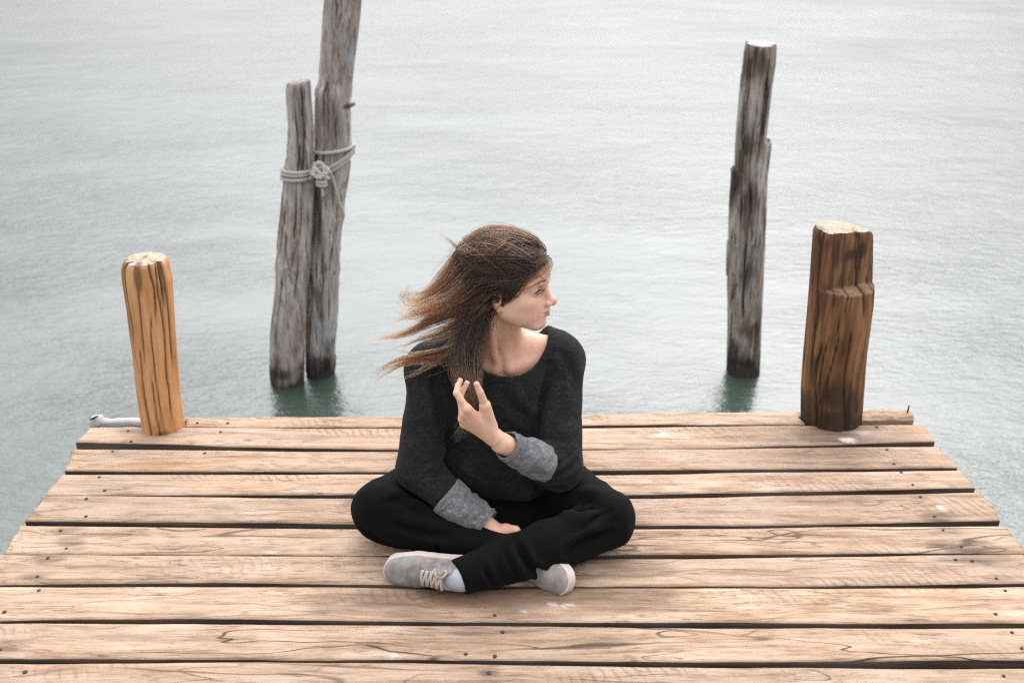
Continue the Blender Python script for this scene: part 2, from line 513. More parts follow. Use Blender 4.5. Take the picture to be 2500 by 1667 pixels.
jetty = empty('jetty', (0, 2.2, 0))
tag(jetty, 'pale weathered plank jetty the woman sits on', 'jetty')
TH = 0.042
board_objs = []
for bi, st in enumerate(BOARDS):
    z0 = 0.0 if bi else -0.006
    back = np.array([on_z(x, yb, z0) for x, yb, yf in st])
    front = []
    for k, (x, yb, yf) in enumerate(st):
        xf = x
        if k == 0 or k == len(st) - 1:       # square-cut ends: same world x front and back
            zz = on_z(x, yf, z0)
            front.append((back[k][0], zz.y, z0))
        else:
            front.append(tuple(on_z(x, yf, z0)))
    front = np.array(front)
    n = 260
    xs = np.linspace(back[0][0], back[-1][0], n)
    eL, eR = ENDS.get(bi, (None, None))
    # smooth the stations, then rough-sawn wander
    def curve(A):
        o = np.argsort(A[:, 0])
        xx, yy = A[o, 0], A[o, 1]
        c = np.interp(xs, xx, yy)
        ker = np.hanning(61); ker /= ker.sum()
        return np.convolve(np.pad(c, 30, mode='edge'), ker, 'valid')
    yb, yf = curve(back), curve(front)
    q = np.stack([xs * 3.1, np.full(n, bi * 7.7), np.zeros(n)], 1)
    yb = yb + 0.0022 * fbm(q * 1.5, 4, 3 + bi)
    yf = yf + 0.0022 * fbm(q * 1.5 + 40, 4, 5 + bi)
    if bi == 0:                                   # split, ragged outer edge
        yb = yb + 0.010 * np.abs(fbm(q * 3 + 9, 4, 21))
    zc = z0 + 0.0018 * fbm(q * 0.6 + 11, 3, 9 + bi)
    nc = 15
    ts = np.linspace(0, 1, nc)
    rows = []
    cx, cy = (xs[0] + xs[-1]) / 2, float((yb.mean() + yf.mean()) / 2)
    for t in ts:
        y = yb + (yf - yb) * t
        e = np.minimum(t, 1 - t) * (yb - yf)       # distance to the nearest long edge
        round_ = -0.004 * np.exp(-e / 0.0035)
        endw = 0.012 * fbm(np.stack([y * 14, np.full(n, bi * 3.0), np.zeros(n)], 1), 3, 31)   # ragged saw ends
        ex = np.zeros(n)
        ex[0], ex[-1] = endw[0], endw[-1]
        cup = 0.0015 * (2 * t - 1) ** 2
        zz = zc + round_ + cup + 0.0006 * fbm(np.stack([xs * 5, y * 90, np.zeros(n)], 1), 3, 77 + bi)
        sk = np.linspace(0, 1, n)
        xt = xs + ex
        if eL:
            dl = on_z(eL[1], st[0][2], z0).x - xs[0]
            dr = on_z(eR[1], st[-1][2], z0).x - xs[-1]
            xt = xt + t * (dl * (1 - sk) + dr * sk)
        rows.append(np.stack([xt - cx, y - cy, zz], 1))
    top = np.array(rows)                            # (nc, n, 3)
    bot = top[[0, -1]].copy()
    bot[:, :, 2] = z0 - TH + 0.004 * fbm(q * 2 + 3, 2, 41)[None]
    V = np.vstack([top.reshape(-1, 3), bot.reshape(-1, 3)])
    F, FM = [], []
    idx = lambda r, c: r * n + c
    for r in range(nc - 1):
        for c in range(n - 1):
            F.append((idx(r, c), idx(r + 1, c), idx(r + 1, c + 1), idx(r, c + 1))); FM.append(0)
    B0 = nc * n
    for c in range(n - 1):
        F.append((idx(nc - 1, c), B0 + n + c, B0 + n + c + 1, idx(nc - 1, c + 1))); FM.append(1)
        F.append((idx(0, c + 1), B0 + c + 1, B0 + c, idx(0, c))); FM.append(1)
        F.append((B0 + n + c, B0 + c, B0 + c + 1, B0 + n + c + 1)); FM.append(1)
    F.append([idx(r, 0) for r in range(nc)][::-1] + [B0, B0 + n]); FM.append(1)
    F.append([idx(r, n - 1) for r in range(nc)] + [B0 + 2 * n - 1, B0 + n - 1]); FM.append(1)
    o = mesh_obj('plank', V, F, parent=jetty, mats=[M_PLANK, M_EDGE], fmat=FM)
    o.location = (cx, cy - jetty.location.y, 0)
    o.data.polygons.foreach_set('use_smooth', np.array([m == 0 for m in FM] ))
    o['cracked'] = {8: 1.0, 5: 0.8, 9: 0.6, 4: 0.45, 7: 0.35, 6: 0.4}.get(bi, 0.25)
    # stains and painted shade as a colour layer
    col = o.data.color_attributes.new('stain_or_shade', 'FLOAT_COLOR', 'POINT')
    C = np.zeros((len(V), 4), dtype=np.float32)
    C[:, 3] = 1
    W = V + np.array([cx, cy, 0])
    for (b, x, y, rx, ry, ch, am) in STAINS_SHADE:
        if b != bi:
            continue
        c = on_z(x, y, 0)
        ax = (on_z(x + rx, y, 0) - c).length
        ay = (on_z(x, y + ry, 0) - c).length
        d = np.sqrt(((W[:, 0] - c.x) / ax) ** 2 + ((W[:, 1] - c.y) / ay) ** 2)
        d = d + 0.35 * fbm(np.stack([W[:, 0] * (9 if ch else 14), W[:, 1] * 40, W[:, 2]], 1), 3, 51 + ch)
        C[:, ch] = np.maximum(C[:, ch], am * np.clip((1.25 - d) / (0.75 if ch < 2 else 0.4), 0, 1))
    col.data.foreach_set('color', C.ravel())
    board_objs.append((o, cx, cy))
    for (x, y) in NAILS[bi]:
        c = on_z(x, y, z0)
        if not (yf.min() - .01 < c.y < yb.max() + .01):
            continue
        mb = MB()
        rr = 0.0046 * random.uniform(0.85, 1.2)
        prof = [(rr * 1.0, -0.004), (rr, 0.0010), (rr * 0.82, 0.0022), (rr * 0.3, 0.0026)]
        vs, fs = [], []
        for (r_, z_) in prof:
            for k in range(10):
                a = 2 * math.pi * k / 10
                vs.append((r_ * math.cos(a) * (1 + .12 * math.sin(3 * a + x)), r_ * math.sin(a), z_))
        for i in range(len(prof) - 1):
            for k in range(10):
                fs.append((i * 10 + k, i * 10 + (k + 1) % 10, i * 10 + 10 + (k + 1) % 10, i * 10 + 10 + k))
        fs.append(tuple(range(30, 40)))
        mb.add(vs, fs)
        nl = mb.build('nail', M_NAIL, o)
        zloc = float(np.interp(c.x, xs, zc))
        nl.location = (c.x - cx, c.y - cy, zloc + 0.0005)
        nl.rotation_euler = (random.uniform(-.12, .12), random.uniform(-.12, .12), random.uniform(0, 3))

# bearers under the planks, along the jetty
Y0, Y1 = 1.2, 2.72
for x in (-1.04, -0.02, 1.06):
    mb = MB()
    w, h = 0.06, 0.12
    vs, fs = [], []
    m_ = 24
    for i in range(m_):
        y = Y0 + (Y1 - Y0) * i / (m_ - 1)
        j = 0.004 * math.sin(i * 1.7 + x)
        vs += [(x - w + j, y, -0.050), (x + w + j, y, -0.050), (x + w - j, y, -0.05 - h), (x - w - j, y, -0.05 - h)]
    for i in range(m_ - 1):
        for k in range(4):
            a, b = i * 4 + k, i * 4 + (k + 1) % 4
            fs.append((a, a + 4, b + 4, b))
    fs += [(0, 1, 2, 3), tuple((m_ - 1) * 4 + k for k in (3, 2, 1, 0))]
    mb.add(vs, fs)
    o = mb.build('bearer', M_BEAM, jetty, smooth=False)
    o.location = (0, -2.2, 0)


# ------------------------------------------------------------------ posts and piles
def mat_post(name, stops, dark=(0.03, 0.02, 0.015), streak=0.5, wet_z=None, wet_col=(0.02, 0.016, 0.013), endcol=(0.62, 0.54, 0.45),
             rust=None, rough=0.75, patch=None, wts=(.27, .43, .32), gr=1.0):
    m, nt, bs = new_mat(name)
    tcn = node(nt, 'ShaderNodeTexCoord')
    P = tcn.outputs['Object']
    w = noise(nt, vscale(nt, P, (5, 5, 2.0)), 1.0, 3.0, out=1)
    p = vadd(nt, P, vscale(nt, w, (0.03, 0.03, 0.0)))
    fine = noise(nt, vscale(nt, p, (110, 110, 5 * gr)), 1.0, 5.0, 0.65)
    mid = noise(nt, vscale(nt, p, (30, 30, 2.2 * gr)), 1.0, 5.0, 0.65)
    big = noise(nt, vscale(nt, P, (9, 9, 3.2)), 1.0, 4.0, 0.6)
    v = math_n(nt, 'ADD', math_n(nt, 'MULTIPLY', fine, wts[0]), math_n(nt, 'ADD', math_n(nt, 'MULTIPLY', mid, wts[1]), math_n(nt, 'MULTIPLY', big, wts[2])))
    col = ramp(nt, v, stops)
    if rust:
        rm = remap(nt, noise(nt, vscale(nt, P, (14, 14, 4)), 1.3, 3.0), 0.52, 0.68, 0, 0.8)
        col = mixc(nt, rm, col, mixc(nt, 0.3, rust, col))
    if patch:
        pm = remap(nt, noise(nt, vadd(nt, vscale(nt, P, (9, 9, 2.6)), (7.7, 3.1, 5)), 1.0, 4.0, 0.65), 0.54, 0.66, 0, 0.85)
        col = mixc(nt, pm, col, patch)
    # dark cracks running with the grain
    dk = noise(nt, vscale(nt, p, (64, 64, 2.0 * gr)), 1.0, 3.0, 0.6)
    dm = math_n(nt, 'MULTIPLY', remap(nt, dk, 0.58, 0.64, 0, 1), streak)
    col = mixc(nt, dm, col, dark)
    # geometry layer: R cracks, G sawn end, B stains
    st = node(nt, 'ShaderNodeVertexColor', layer_name='stain_or_shade')
    sp = node(nt, 'ShaderNodeSeparateColor', {0: st.outputs['Color']})
    endn = noise(nt, P, 60, 4.0, 0.65)
    ec = ramp(nt, endn, [(0.3, tuple(x * 0.55 for x in endcol)), (0.5, endcol), (0.7, tuple(min(1, x * 1.2) for x in endcol))])
    col = mixc(nt, sp.outputs[1], col, ec)
    col = mixc(nt, math_n(nt, 'MULTIPLY', sp.outputs[2], remap(nt, mid, 0.3, 0.6, 0.7, 1.0)), col, dark)
    col = mixc(nt, sp.outputs[0], col, dark)
    if wet_z is not None:
        sx = node(nt, 'ShaderNodeSeparateXYZ', {0: P})
        wz = math_n(nt, 'MULTIPLY_ADD', math_n(nt, 'SUBTRACT', big, 0.5), -0.55, sx.outputs[2])
        wm = remap(nt, wz, wet_z - 0.03, wet_z + 0.09, 0.93, 0)
        col = mixc(nt, wm, col, wet_col)
    h = math_n(nt, 'SUBTRACT', math_n(nt, 'MULTIPLY_ADD', mid, 1.2, fine), math_n(nt, 'MULTIPLY', dm, 1.0))
    set_in(nt, bs, color=col, rough=rough, spec=0.3, normal=bump(nt, h, 0.8, 0.006))
    return m


def pile(name, sil, Yc, mat, label, cat, group=None, zbot=-1.3, seg=120, lump=0.05, flute=0.03, cracks=(), chamfer=0.012,
         top_tilt=(0, 0), notch=None, seed=0, dz=0.008, rim=0.0, peel=0.0, stains=None, steps=()):
    """A log built ring by ring. sil: (y, left, right) in the 2352-wide view, top first, all at depth Yc."""
    L = [dp(a, y, Yc) for y, a, b in sil]
    Rr = [dp(b, y, Yc) for y, a, b in sil]
    zs = np.array([(l.z + r.z) / 2 for l, r in zip(L, Rr)])
    cxs = np.array([(l.x + r.x) / 2 for l, r in zip(L, Rr)])
    rs = np.array([(r.x - l.x) / 2 for l, r in zip(L, Rr)])
    o_ = np.argsort(zs)
    zs, cxs, rs = zs[o_], cxs[o_], rs[o_]
    ztop = zs[-1]
    Z = np.arange(zbot, ztop, dz)
    Z = np.append(Z, ztop)
    if notch:
        Z = np.sort(np.append(Z, [notch['z'] - 0.0006, notch['z'] + 0.0006]))
    for (ang, wid, zs_, dep) in steps:
        Z = np.sort(np.append(Z, [zs_ - 0.0006, zs_ + 0.0006]))
    cx, r0 = np.interp(Z, zs, cxs), np.interp(Z, zs, rs)
    ker = np.hanning(9); ker /= ker.sum()
    cx = np.convolve(np.pad(cx, 4, mode='edge'), ker, 'valid')
    th = np.linspace(0, 2 * math.pi, seg, endpoint=False)
    TT, ZZ = np.meshgrid(th, Z)
    Rg = np.repeat(r0[:, None], seg, 1)
    ct, sn_ = np.cos(TT), np.sin(TT)
    q = np.stack([ct * 1.6, sn_ * 1.6, ZZ * 3.0], -1).reshape(-1, 3)
    Rg = Rg * (1 + lump * fbm(q, 4, seed).reshape(Rg.shape))
    q2 = np.stack([ct * 9, sn_ * 9, ZZ * 2.0], -1).reshape(-1, 3)
    Rg = Rg * (1 + flute * fbm(q2, 4, seed + 9).reshape(Rg.shape))
    C = np.zeros((Rg.size, 4), dtype=np.float32); C[:, 3] = 1
    CR = np.zeros_like(Rg)
    if peel:
        q3 = np.stack([ct * 2.6, sn_ * 2.6, ZZ * 2.6], -1).reshape(-1, 3)
        pn = fbm(q3 + 5.5, 4, seed + 70).reshape(Rg.shape) + .25 * vnoise(q2 * np.array([1.5, 1.5, 1.0]), seed + 71).reshape(Rg.shape)
        Rg = Rg - peel * (np.clip((pn - .05) / .05, 0, 1) + .8 * np.clip((pn - .45) / .05, 0, 1))
        CR = np.maximum(CR, .55 * np.exp(-((pn - .075) / .035) ** 2))
    # drying cracks: (angle, z from, z to, width, depth); angle 0 faces the camera
    for (a, za, zb_, wd, dep) in cracks:
        ang = math.radians(-90 + a)
        wob = 0.10 * np.interp(ZZ, Z, fbm(np.stack([Z * 6, np.full(len(Z), a), Z * 0], 1), 3, seed + 31))
        dd = (TT - ang - wob + math.pi) % (2 * math.pi) - math.pi
        fade = np.clip((ZZ - za) / 0.08, 0, 1) * np.clip((zb_ - ZZ) / 0.03 + (1 if zb_ >= ztop else 0), 0, 1)
        wd = wd * (.65 if peel else 1)
        g = np.exp(-(dd * Rg / wd) ** 2) * fade * (.6 + .4 * np.sin(ZZ * 23 + a) if peel else 1)
        Rg = Rg - dep * g
        CR = np.maximum(CR, np.clip(g * 1.3, 0, 1))
    for (a, wid, zs_, dep) in steps:               # a flake broken off above zs_
        ang = math.radians(-90 + a)
        dd = np.abs((TT - ang + math.pi) % (2 * math.pi) - math.pi)
        jag = 0.012 * fbm(np.stack([th * 6, th * 0, th * 0], 1), 3, seed + 5)[None, :]
        g = np.clip((math.radians(wid) - dd) / 0.10, 0, 1) * (ZZ > zs_ + jag)
        Rg = Rg - dep * g
    X = cx[:, None] + Rg * ct
    Yy = Yc + Rg * sn_
    if notch:                                        # front cut away above a ledge
        up = ZZ > notch['z'] + notch.get('rise', 0) * ct * 0
        lim = Yc - notch['keep'] * r0[:, None] + notch.get('skew', 0) * (X - cx[:, None])
        cut = up & (Yy < lim)
        Yy = np.where(cut, lim + 0.003 * vnoise(np.stack([X.ravel() * 60, ZZ.ravel() * 8, X.ravel() * 0], 1), 3).reshape(X.shape), Yy)
    tilt = top_tilt[0] * (X - cx[-1]) + top_tilt[1] * (Yy - Yc)
    Zs = ZZ + tilt * np.clip((ZZ - (ztop - 0.10)) / 0.10, 0, 1)
    # chamfered rim
    k = np.clip((ZZ - (ztop - chamfer)) / max(chamfer, 1e-6), 0, 1)
    sh = 1 - 0.13 * k ** 2 * (1 + rim * vnoise(np.stack([ct.ravel() * 5, sn_.ravel() * 5, ZZ.ravel() * 0], 1), seed + 3).reshape(k.shape)) * min(1, chamfer / 0.02)
    X = cx[:, None] + (X - cx[:, None]) * sh
    Yy = Yc + (Yy - Yc) * sh
    V = np.stack([X, Yy, Zs], -1).reshape(-1, 3)
    C[:, 0] = CR.ravel() * 0.9
    C[:, 1] = (k ** 4).ravel() if chamfer > 0.01 else 0
    nr = len(Z)
    a = (np.arange(nr - 1)[:, None] * seg + np.arange(seg)[None]).ravel()
    b = (np.arange(nr - 1)[:, None] * seg + (np.arange(seg)[None] + 1) % seg).ravel()
    F = [tuple(f) for f in np.stack([a, b, b + seg, a + seg], 1)]
    base = (nr - 1) * seg
    Vt, Ct = [V], [C]
    cen = V[base:base + seg].mean(0)
    cnt = len(V)
    prev = None
    for fr in (1.0, 0.85, 0.6, 0.3, 0.08):               # sawn end with growth rings
        ring = cen + (V[base:base + seg] - cen) * fr
        ring[:, 2] += (0.003 if fr < 1 else 0) * vnoise(ring * 60, seed + 2)
        Vt.append(ring)
        cc = np.zeros((seg, 4), dtype=np.float32); cc[:, 1] = 1; cc[:, 3] = 1
        cc[:, 0] = 0.8 * CR[-1] * fr
        Ct.append(cc)
        cur = np.arange(cnt, cnt + seg); cnt += seg
        for i in range(seg if prev is not None else 0):
            j = (i + 1) % seg
            F.append((prev[i], prev[j], cur[j], cur[i]))
        prev = cur
    F.append(tuple(prev))
    V = np.vstack(Vt); C = np.vstack(Ct)
    if notch:
        led = (np.abs(V[:, 2] - notch['z']) < 0.004) & (V[:, 1] < Yc)
        C[led, 1] = np.maximum(C[led, 1], 0.22)
    for (px, py, rx, rz, am) in (stains or []):
        c = dp(px, py, Yc - .9 * float(np.median(r0)))
        d = np.sqrt(((V[:, 0] - c.x) / rx) ** 2 + ((V[:, 2] - c.z) / rz) ** 2) + 0.35 * fbm(V * np.array([30, 30, 8]), 3, 12)
        d = np.where(V[:, 1] > Yc + 0.02, 9, d)
        C[:, 2] = np.maximum(C[:, 2], am * np.clip((1.2 - d) / 0.6, 0, 1))
    o = mesh_obj(name, V, F, mat)
    at_ = o.data.color_attributes.new('stain_or_shade', 'FLOAT_COLOR', 'POINT')
    at_.data.foreach_set('color', C.astype(np.float32).ravel())
    tag(o, label, cat, group)
    return o, dict(Z=Z, cx=cx, r=r0, Yc=Yc)


M_ORANGE = mat_post('orange_post_wood', [(0.34, (0.29, 0.140, 0.055)), (0.45, (0.52, 0.252, 0.098)), (0.55, (0.62, 0.335, 0.150)), (0.68, (0.70, 0.43, 0.24))],
                    streak=0.22, endcol=(0.48, 0.37, 0.27), rust=(0.38, 0.175, 0.065))
M_BROWN = mat_post('brown_post_wood', [(0.36, (0.05, 0.026, 0.014)), (0.46, (0.14, 0.070, 0.032)), (0.55, (0.27, 0.138, 0.062)), (0.68, (0.42, 0.245, 0.125))],
                   streak=0.75, endcol=(0.46, 0.36, 0.27), rust=(0.20, 0.09, 0.035))
M_GREY = mat_post('grey_weathered_pile', [(0.34, (0.07, 0.058, 0.05)), (0.42, (0.23, 0.195, 0.172)), (0.52, (0.41, 0.37, 0.345)), (0.66, (0.60, 0.58, 0.56))],
                  streak=0.6, wts=(.27, .33, .46), gr=2.2, wet_z=WATER_Z + 0.07, endcol=(0.30, 0.26, 0.225), rust=(0.23, 0.105, 0.05), patch=(0.38, 0.385, 0.385))
M_GREY2 = mat_post('dark_weathered_pile', [(0.36, (0.03, 0.023, 0.018)), (0.45, (0.15, 0.12, 0.10)), (0.53, (0.34, 0.30, 0.265)), (0.65, (0.56, 0.53, 0.50))],
                   streak=0.7, wts=(.27, .35, .44), gr=2.2, wet_z=WATER_Z + 0.09, endcol=(0.42, 0.39, 0.36), rust=(0.13, 0.07, 0.04), patch=(0.33, 0.34, 0.35))

G_SHORT, G_PILE = 'short posts rising through the jetty', 'weathered piles standing in the water'
post_l, _ = pile('mooring_post', [(594, 284, 384), (615, 281, 386), (640, 284, 393), (700, 293, 397), (760, 300, 401), (800, 306, 404), (900, 317, 413), (985, 329, 424), (1010, 332, 427)],
     2.715, M_ORANGE, 'short orange-brown rounded post with chewed pale top at the left end of the jetty', 'post', G_SHORT,
     lump=0.02, flute=0.012, chamfer=0.017, rim=0.45, seed=3,
     cracks=[(-38, .30, 9, .005, .012), (-6, .22, .50, .0022, .005), (-18, -.1, .30, .0022, .006), (18, .0, .42, .0018, .004), (48, .02, 9, .0022, .006), (66, .2, 9, .003, .008), (-60, .2, 9, .003, .008), (30, .36, 9, .003, .006), (-78, .33, 9, .005, .012), (-50, .42, 9, .006, .012), (58, .40, 9, .006, .012), (5, -.1, .2, .002, .004)],
     stains=[(372, 996, .020, .012, .7), (318, 640, .012, .05, .75), (390, 640, .008, .04, .6)])
post_r, _ = pile('mooring_post', [(528, 1871, 2006), (545, 1869, 2009), (560, 1868, 2008), (640, 1863, 2006), (700, 1858, 2003), (800, 1849, 1989), (860, 1845, 1984), (900, 1843, 1981), (970, 1842, 1976), (1000, 1842, 1974)],
     2.77, M_BROWN, 'thick dark brown notched post with a split face at the right end of the jetty', 'post', G_SHORT,
     lump=0.025, flute=0.02, chamfer=0.010, seed=8, top_tilt=(-0.10, 0.0),
     notch=dict(z=dp(1950, 672, 2.70).z, keep=0.34, skew=0.45),
     cracks=[(-48, -.1, .30, .004, .012), (8, -.02, .36, .0028, .010), (-22, .0, .40, .0022, .006), (38, .0, .37, .002, .005), (56, .05, .5, .003, .007), (-66, .1, 9, .004, .008), (25, .36, 9, .006, .016), (-8, .36, 9, .002, .005), (-30, .36, 9, .0025, .006), (-38, .02, .33, .002, .006)],
     stains=[(1920, 980, .13, .085, 1.0), (1918, 905, .045, .075, .95), (1962, 930, .04, .07, .85), (1862, 960, .045, .06, .8), (1930, 600, .012, .05, .85), (1972, 603, .03, .018, .9), (1995, 600, .02, .025, .9),
             (1985, 548, .012, .02, .8), (1880, 640, .012, .10, .6), (1885, 560, .02, .05, .5), (1895, 700, .014, .07, .55)])

pile_b, PB = pile('mooring_pile', [(-170, 762, 846), (-80, 754, 838), (0, 748, 830), (60, 742, 823), (120, 738, 816), (190, 731, 809), (207, 723, 808), (240, 722, 808), (330, 721, 808), (400, 719, 801), (470, 716, 791), (500, 715, 790), (520, 714, 785), (600, 706, 780), (700, 703, 777), (800, 702, 772), (872, 703, 770), (905, 703, 770)],
     4.42, M_GREY, 'tall crooked grey pile, the one running off the top of the picture', 'pile', G_PILE, zbot=-1.6, lump=0.055, flute=0.035, chamfer=0.004, seed=21, dz=0.007, peel=.0055,
     cracks=[(-20, -.2, .75, .006, .02), (20, .1, .6, .004, .012), (-45, -.6, .3, .006, .02), (40, -.5, .2, .004, .01), (5, -.4, .0, .005, .015)],
     stains=[(793, 248, .014, .016, .95), (765, 290, .04, .16, .5), (727, 470, .02, .30, .8), (735, 700, .02, .12, .6), (735, 840, .05, .05, .8)])
pile_a, PA = pile('mooring_pile', [(188, 658, 713), (205, 654, 714), (235, 656, 716), (300, 658, 720), (400, 653, 718), (500, 643, 716), (590, 634, 712), (606, 631, 712), (640, 631, 709), (680, 626, 706), (760, 619, 702), (840, 621, 700), (893, 625, 700), (930, 626, 700)],
     4.33, M_GREY, 'shorter leaning grey pile in front of the tall one, rope lashed round it', 'pile', G_PILE, zbot=-1.6, lump=0.06, flute=0.035, chamfer=0.006, seed=33, dz=0.007, peel=.0055, top_tilt=(0.14, 0),
     cracks=[(10, -.1, .5, .005, .016), (-25, -.5, .1, .006, .02), (30, -.3, .75, .005, .015), (-5, .4, 9, .004, .01), (-55, -.5, -.1, .008, .025), (45, .8, 9, .012, .05)],
     stains=[(645, 860, .05, .03, .8), (690, 850, .03, .02, .6), (690, 330, .02, .20, .5)])
pile_c, PC = pile('mooring_pile', [(100, 1700, 1796), (112, 1698, 1796), (160, 1694, 1793), (205, 1690, 1787), (250, 1686, 1781), (315, 1681, 1774), (384, 1678, 1768), (400, 1678, 1766), (450, 1675, 1763), (560, 1672, 1757), (660, 1668, 1752), (760, 1670, 1747), (830, 1668, 1745), (868, 1667, 1744), (910, 1667, 1744)],
     4.44, M_GREY2, 'lone dark grey pile with stepped broken sides, standing apart in the water', 'pile', G_PILE, zbot=-1.6, lump=0.035, flute=0.035, chamfer=0.004, seed=44, dz=0.007, peel=.005,
     steps=[(85, 62, dp(1760, 322, 4.44).z, 0.025), (-88, 52, dp(1680, 388, 4.44).z, 0.021), (-80, 30, dp(1700, 205, 4.44).z, 0.006)],
     cracks=[(-40, .0, 1.0, .006, .015), (10, .2, 1.1, .005, .012), (35, .5, 1.3, .006, .015), (-10, -.4, .4, .007, .02), (-62, .1, .75, .008, .02)],
     stains=[(1690, 430, .02, .14, .9), (1720, 480, .035, .12, .7), (1755, 260, .02, .18, .85), (1740, 150, .05, .06, .6), (1715, 640, .02, .14, .7), (1725, 760, .05, .05, .6), (1720, 335, .03, .05, .8), (1707, 835, .06, .02, .7)])
# a stub of a branch on the tall pile
mb = MB()
mb.tube([dp(800, 243, 4.40), dp(808, 241, 4.38), dp(814, 239, 4.375)], [.012, .010, .007], 10)
mb.build('branch_stub', M_GREY2, pile_b)

def no_stain(o):
    ca = o.data.color_attributes.new('stain_or_shade', 'FLOAT_COLOR', 'POINT')
    ca.data.foreach_set('color', np.tile(np.array([0, 0, 0, 1], dtype=np.float32), len(o.data.vertices)))


# ------------------------------------------------------------------ rope lashing
M_ROPE = mat_simple('pale_rope', (0.44, 0.425, 0.385), 0.9, 0, 0.3, 140, 0.3)
rope = MB()


def rope_path(pts, r=0.0085, n=None, pitch=0.042):
    pts = [Vector(p) for p in pts]
    L = sum((b - a).length for a, b in zip(pts, pts[1:]))
    n = n or max(12, int(L / 0.007))
    c = catmull(pts, n)
    s = np.concatenate([[0], np.cumsum(np.linalg.norm(np.diff(c, axis=0), axis=1))])
    T = np.gradient(c, axis=0); T /= np.linalg.norm(T, axis=1)[:, None]
    nr = np.cross(T[0], [0.1, 0.3, 1.0]); nr /= np.linalg.norm(nr)
    Ns = []
    for t in T:
        nr = nr - t * nr.dot(t); nr /= np.linalg.norm(nr); Ns.append(nr)
    Ns = np.array(Ns); Bs = np.cross(T, Ns)
    for k in range(3):
        a = 2 * math.pi * (s / pitch + k / 3)
        q = c + r * 0.55 * (np.cos(a)[:, None] * Ns + np.sin(a)[:, None] * Bs)
        rope.tube(q, r * 0.58, 6)


def pile_at(PD, z):
    return float(np.interp(z, PD['Z'], PD['cx'])), float(np.interp(z, PD['Z'], PD['r'])), PD['Yc']


def loop(PD, ya, yb, a0, a1, px, n=22, gap=0.007):
    """rope round a pile from view height ya to yb, angles in degrees, 0 = towards the camera, + = right."""
    pts = []
    for i in range(n + 1):
        t = i / n
        yy = ya + (yb - ya) * t
        z = dp(px, yy, PD['Yc'] - 0.07).z
        cx, r, Yc = pile_at(PD, z)
        a = math.radians(-90 + a0 + (a1 - a0) * t)
        pts.append(Vector((cx + (r * 1.03 + gap) * math.cos(a), Yc + (r * 1.03 + gap) * math.sin(a), z)))
    return pts


knot = dp(737, 392, 4.27)
for ya, yb in ((396, 398), (407, 404), (419, 414)):
    rope_path([*loop(PA, ya, yb, -200, 48, 685), knot + Vector((0, .02, (398 - yb) * .0012))])
rope_path(loop(PB, 352, 343, -70, 80, 765) + loop(PB, 343, 356, 85, 200, 765)[1:])
rope_path([knot + Vector((.0, .02, 0)), *loop(PB, 384, 352, 0, 75, 765), *loop(PB, 352, 350, 80, 190, 765)])
rope_path([knot + Vector((.0, .03, -.01)), *loop(PB, 392, 360, 5, 75, 765), *loop(PB, 360, 356, 80, 190, 765)])
# knot: interleaved turns
for i in range(4):
    a = i * 0.8
    ring = []
    for k in range(13):
        t = 2 * math.pi * k / 12
        v = Vector((0.024 * math.cos(t), 0.016 * math.sin(t) * 0.9, 0.030 * math.sin(t + a)))
        ring.append(knot + Vector((-.006 + .004 * i, -.012 + .004 * i, .004 - .007 * i)) + Matrix.Rotation(a, 3, 'Y') @ v)
    rope_path(ring, 0.0095)
ring = [knot + Vector((.001 + .020 * math.cos(t), -.012 + .016 * math.sin(t), -.047 + .002 * math.sin(2 * t))) for t in [2 * math.pi * k / 10 for k in range(11)]]
rope_path(ring, 0.008)
rope_path([p + Vector((0, 0, -.014)) for p in ring], 0.008)
rope_path([knot + Vector((0, -.01, -.03)), dp(739, 425, 4.25), dp(741, 440, 4.25), dp(742, 452, 4.25)], 0.006)
rope_path([knot + Vector((.015, -.01, 0)), dp(757, 395, 4.28), dp(768, 425, 4.30), dp(778, 462, 4.32), dp(786, 482, 4.335), dp(790, 497, 4.345)], 0.0075)
rope_o = rope.build('rope', M_ROPE)
tag(rope_o, 'pale grey rope knotted round the two lashed piles, its loose end hanging', 'rope')

# ------------------------------------------------------------------ timbers along the far edge
M_WHITE = mat_post('bleached_pole', [(0.36, (0.20, 0.185, 0.17)), (0.5, (0.50, 0.49, 0.47)), (0.68, (0.62, 0.61, 0.59))], streak=0.4, endcol=(.5, .48, .45))
mb = MB()
pa, pb = dp(225, 971, 2.80), dp(345, 969, 2.79)
n, LP_ = 24, (pb - pa).length
mb.tube([Vector((.0012 * math.sin(i * .9), .001 * math.sin(i * .6), LP_ * i / (n - 1))) for i in range(n)], [.0145 + .0006 * math.sin(i * .8) for i in range(n)], 20)
o = mb.build('bleached_pole', M_WHITE)
o.matrix_world = Matrix.Translation(pa) @ (pb - pa).to_track_quat('Z', 'Y').to_matrix().to_4x4()
no_stain(o)
tag(o, 'short bleached white pole lying behind the orange post at the left corner', 'pole')
pole = o
